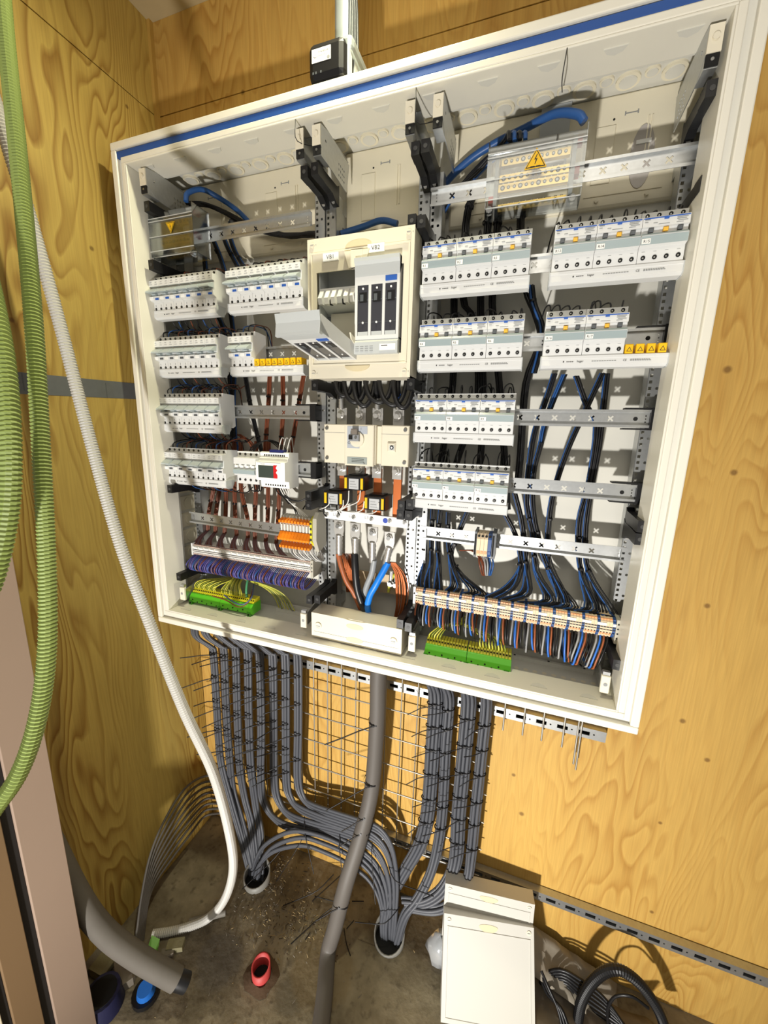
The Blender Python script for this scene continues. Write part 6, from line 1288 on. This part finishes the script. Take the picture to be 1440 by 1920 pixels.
def crumple(name, label, cat, corner, du, dv, nu, nv, amp, m, seed):
    random.seed(seed); b = MB(); vs = []
    c = Vector(corner); du = Vector(du); dv = Vector(dv); nn = du.cross(dv).normalized()
    for i in range(nu+1):
        for j in range(nv+1): vs.append(c+du*(i/nu)+dv*(j/nv)+nn*random.uniform(-amp, amp)+du.normalized()*random.uniform(-amp, amp)*0.5)
    fs = [(i*(nv+1)+j, i*(nv+1)+j+1, (i+1)*(nv+1)+j+1, (i+1)*(nv+1)+j) for i in range(nu) for j in range(nv)]
    b.add(vs, fs, m, True); o = single(b, name, label, cat)
    s = o.modifiers.new('thick', 'SOLIDIFY'); s.thickness = 0.0008
    return o
M_SHEET = mat('plastic_sheet', (138, 130, 116), 0.5, var=0.15, vscale=25)
crumple('plastic_sheet', 'crumpled dusty plastic sheet lying against the wall right of the covers', 'sheet', (1.16, -0.02, FL+0.13), (0.26, 0.0, -0.10), (0.0, -0.09, -0.05), 12, 5, 0.007, M_SHEET, 5)
crumple('plastic_sheet', 'torn grey plastic sheet on the floor under the black cables', 'sheet', (1.16, -0.06, FL+0.010), (0.36, 0.0, 0.0), (0.02, -0.20, 0.0), 12, 9, 0.011, mat('sheet_grey', (112, 102, 88), 0.6, var=0.2, vscale=20), 9)
b = MB(); c = Vector((0.925, -0.135, FL+0.055)); n = 12; m_ = 7; random.seed(4); vs = []
for j in range(m_+1):
    for i in range(n):
        th = math.pi*j/m_; a = 2*math.pi*i/n; q = 1+random.uniform(-0.18, 0.18); vs.append(c+Vector((0.040*q*math.sin(th)*math.cos(a), 0.035*q*math.sin(th)*math.sin(a), 0.052*q*math.cos(th))))
b.add(vs, [(j*n+i, j*n+(i+1) % n, (j+1)*n+(i+1) % n, (j+1)*n+i) for j in range(m_) for i in range(n)], mat('plastic_bag', (196, 200, 204), 0.2, trans=0.5), True); single(b, 'plastic_bag', 'crumpled clear plastic bag left of the leaning covers', 'bag')
# wood chips, clippings and crumbs on the floor
random.seed(21); b = MB()
for i in range(700):
    if i < 420: x = random.gauss(0.42, 0.09); y = random.gauss(-0.20, 0.05)
    elif i < 600: x = random.gauss(0.33, 0.05); y = random.gauss(-0.10, 0.04)
    else: x = random.uniform(0.05, 1.6); y = random.uniform(-0.62, -0.02)
    if y > -0.01 or x < -0.03: continue
    a = random.uniform(0, math.pi); l = random.uniform(0.0015, 0.007); w = random.uniform(0.0005, 0.0014); z = FL+0.0008
    ca, sa = math.cos(a), math.sin(a)
    b.add([(x+ca*l-sa*w, y+sa*l+ca*w, z), (x-ca*l-sa*w, y-sa*l+ca*w, z), (x-ca*l+sa*w, y-sa*l-ca*w, z+0.001), (x+ca*l+sa*w, y+sa*l-ca*w, z+0.0005), (x, y, z+random.uniform(0.001, 0.003))], [(0, 1, 4), (1, 2, 4), (2, 3, 4), (3, 0, 4)], [mat('chip_light', (150, 130, 92), 0.8), mat('chip_dark', (70, 55, 36), 0.9), MATS['rubble_0']][i % 3])
single(b, 'floor_debris', 'wood chips and crumbs scattered over the concrete floor', 'debris', kind='stuff')
# cut tie tails and twigs lying on the floor
for i, pts in enumerate(([(0.480, -0.255, -2.250), (0.536, -0.168, -2.240), (0.594, -0.127, -2.200)], [(0.486, -0.132, -2.250), (0.553, -0.043, -2.220)], [(0.487, -0.117, -2.248), (0.555, -0.108, -2.248)], [(0.619, -0.161, -2.250), (0.644, -0.195, -2.250), (0.667, -0.216, -2.250)], [(0.628, -0.160, -2.250), (0.644, -0.137, -2.240)], [(0.614, -0.086, -2.248), (0.652, -0.072, -2.248)], [(0.517, -0.230, -2.250), (0.524, -0.210, -2.246)])):
    b = MB(); b.tube(spline(pts, 3), 0.0016, M_TIE, 4); single(b, 'tie_offcut', 'cut-off black cable tie tail lying on the concrete floor', 'offcut', 'cut tie tails on the floor')
# ---- battery work lamp on top of the cabinet
o0 = (0.60, -0.15, 0.0)
lp = thing('battery_lamp', 'battery work lamp with silver neck standing on the cabinet top', 'lamp', o0)
b = MB(); b.box(0.552, 0.632, -0.208, -0.100, 0.0006, 0.066, M_BLACK); part(b, 'battery', lp, o0, 'black battery pack', bevel=0.012)
b = MB(); b.box(0.560, 0.640, -0.190, -0.070, 0.050, 0.080, mat('lamp_silver', (160, 168, 170), 0.35, metal=0.4)); part(b, 'battery_shoe', lp, o0, 'silver battery shoe', bevel=0.010)
for k in range(3):
    b = MB(); b.box(0.632, 0.6345, -0.195+k*0.03, -0.178+k*0.03, 0.004, 0.058, M_DEV2); part(b, 'side_rib', lp, o0)
b = MB(); b.box(0.562, 0.603, -0.2086, -0.208, 0.030, 0.052, M_LABEL); b.cyl((0.570, -0.2088, 0.043), (0.570, -0.2086, 0.043), 0.0055, M_PRINT2, 14); b.cyl((0.570, -0.209, 0.043), (0.570, -0.2088, 0.043), 0.0048, M_LABEL, 14); b.text('e', 0.5685, -0.2090, 0.0412, 0.006, M_PRINT2); b.text('KAMPORT', 0.577, -0.2086, 0.0440, 0.0054, M_PRINT); b.text('ELEKTRO', 0.577, -0.2086, 0.0385, 0.0042, M_PRINT); b.cyl((0.598, -0.2088, 0.034), (0.598, -0.2086, 0.034), 0.0032, M_PRINT2, 10); part(b, 'owner_label', lp, o0, 'white owner sticker')
b = MB()
for x in (0.563, 0.569, 0.580): b.box(x, x+0.003, -0.2084, -0.208, 0.012, 0.016, M_GREY)
part(b, 'charge_lights', lp, o0, kind='stuff')
b = MB(); b.tube(spline([(0.600, -0.140, 0.076), (0.600, -0.140, 0.12), (0.600, -0.140, 0.17), (0.603, -0.145, 0.25), (0.622, -0.175, 0.33), (0.66, -0.22, 0.375), (0.715, -0.275, 0.385)], 6), 0.0195, MATS['lamp_silver'], 16, rs=None); part(b, 'neck', lp, o0)
for k in range(4):
    b = MB(); b.tube([(0.617+0.002*k-0.0*k, -0.152+0.009*k, 0.09), (0.618+0.001*k, -0.152+0.009*k, 0.16), (0.616+0.001*k, -0.155+0.009*k, 0.20)], 0.003, M_GREY, 6); part(b, 'neck_rib', lp, o0)
b = MB(); b.cyl((0.740, -0.295, 0.405), (0.735, -0.298, 0.372), 0.030, M_GREY, 20, r1=0.042); part(b, 'head', lp, o0)
b = MB(); b.cyl((0.735, -0.298, 0.372), (0.7349, -0.2981, 0.3712), 0.036, mat('lamp_lens', (255, 240, 205), 0.3, emit=6.0), 20); part(b, 'lens', lp, o0, 'bright lamp lens')
light('battery_lamp_beam', 'SPOT', (0.733, -0.300, 0.362), 40.0, (1.0, 0.95, 0.66), (0.383, -0.70, -0.488), spot_size=math.radians(150), spot_blend=1.0, shadow_soft_size=0.03)
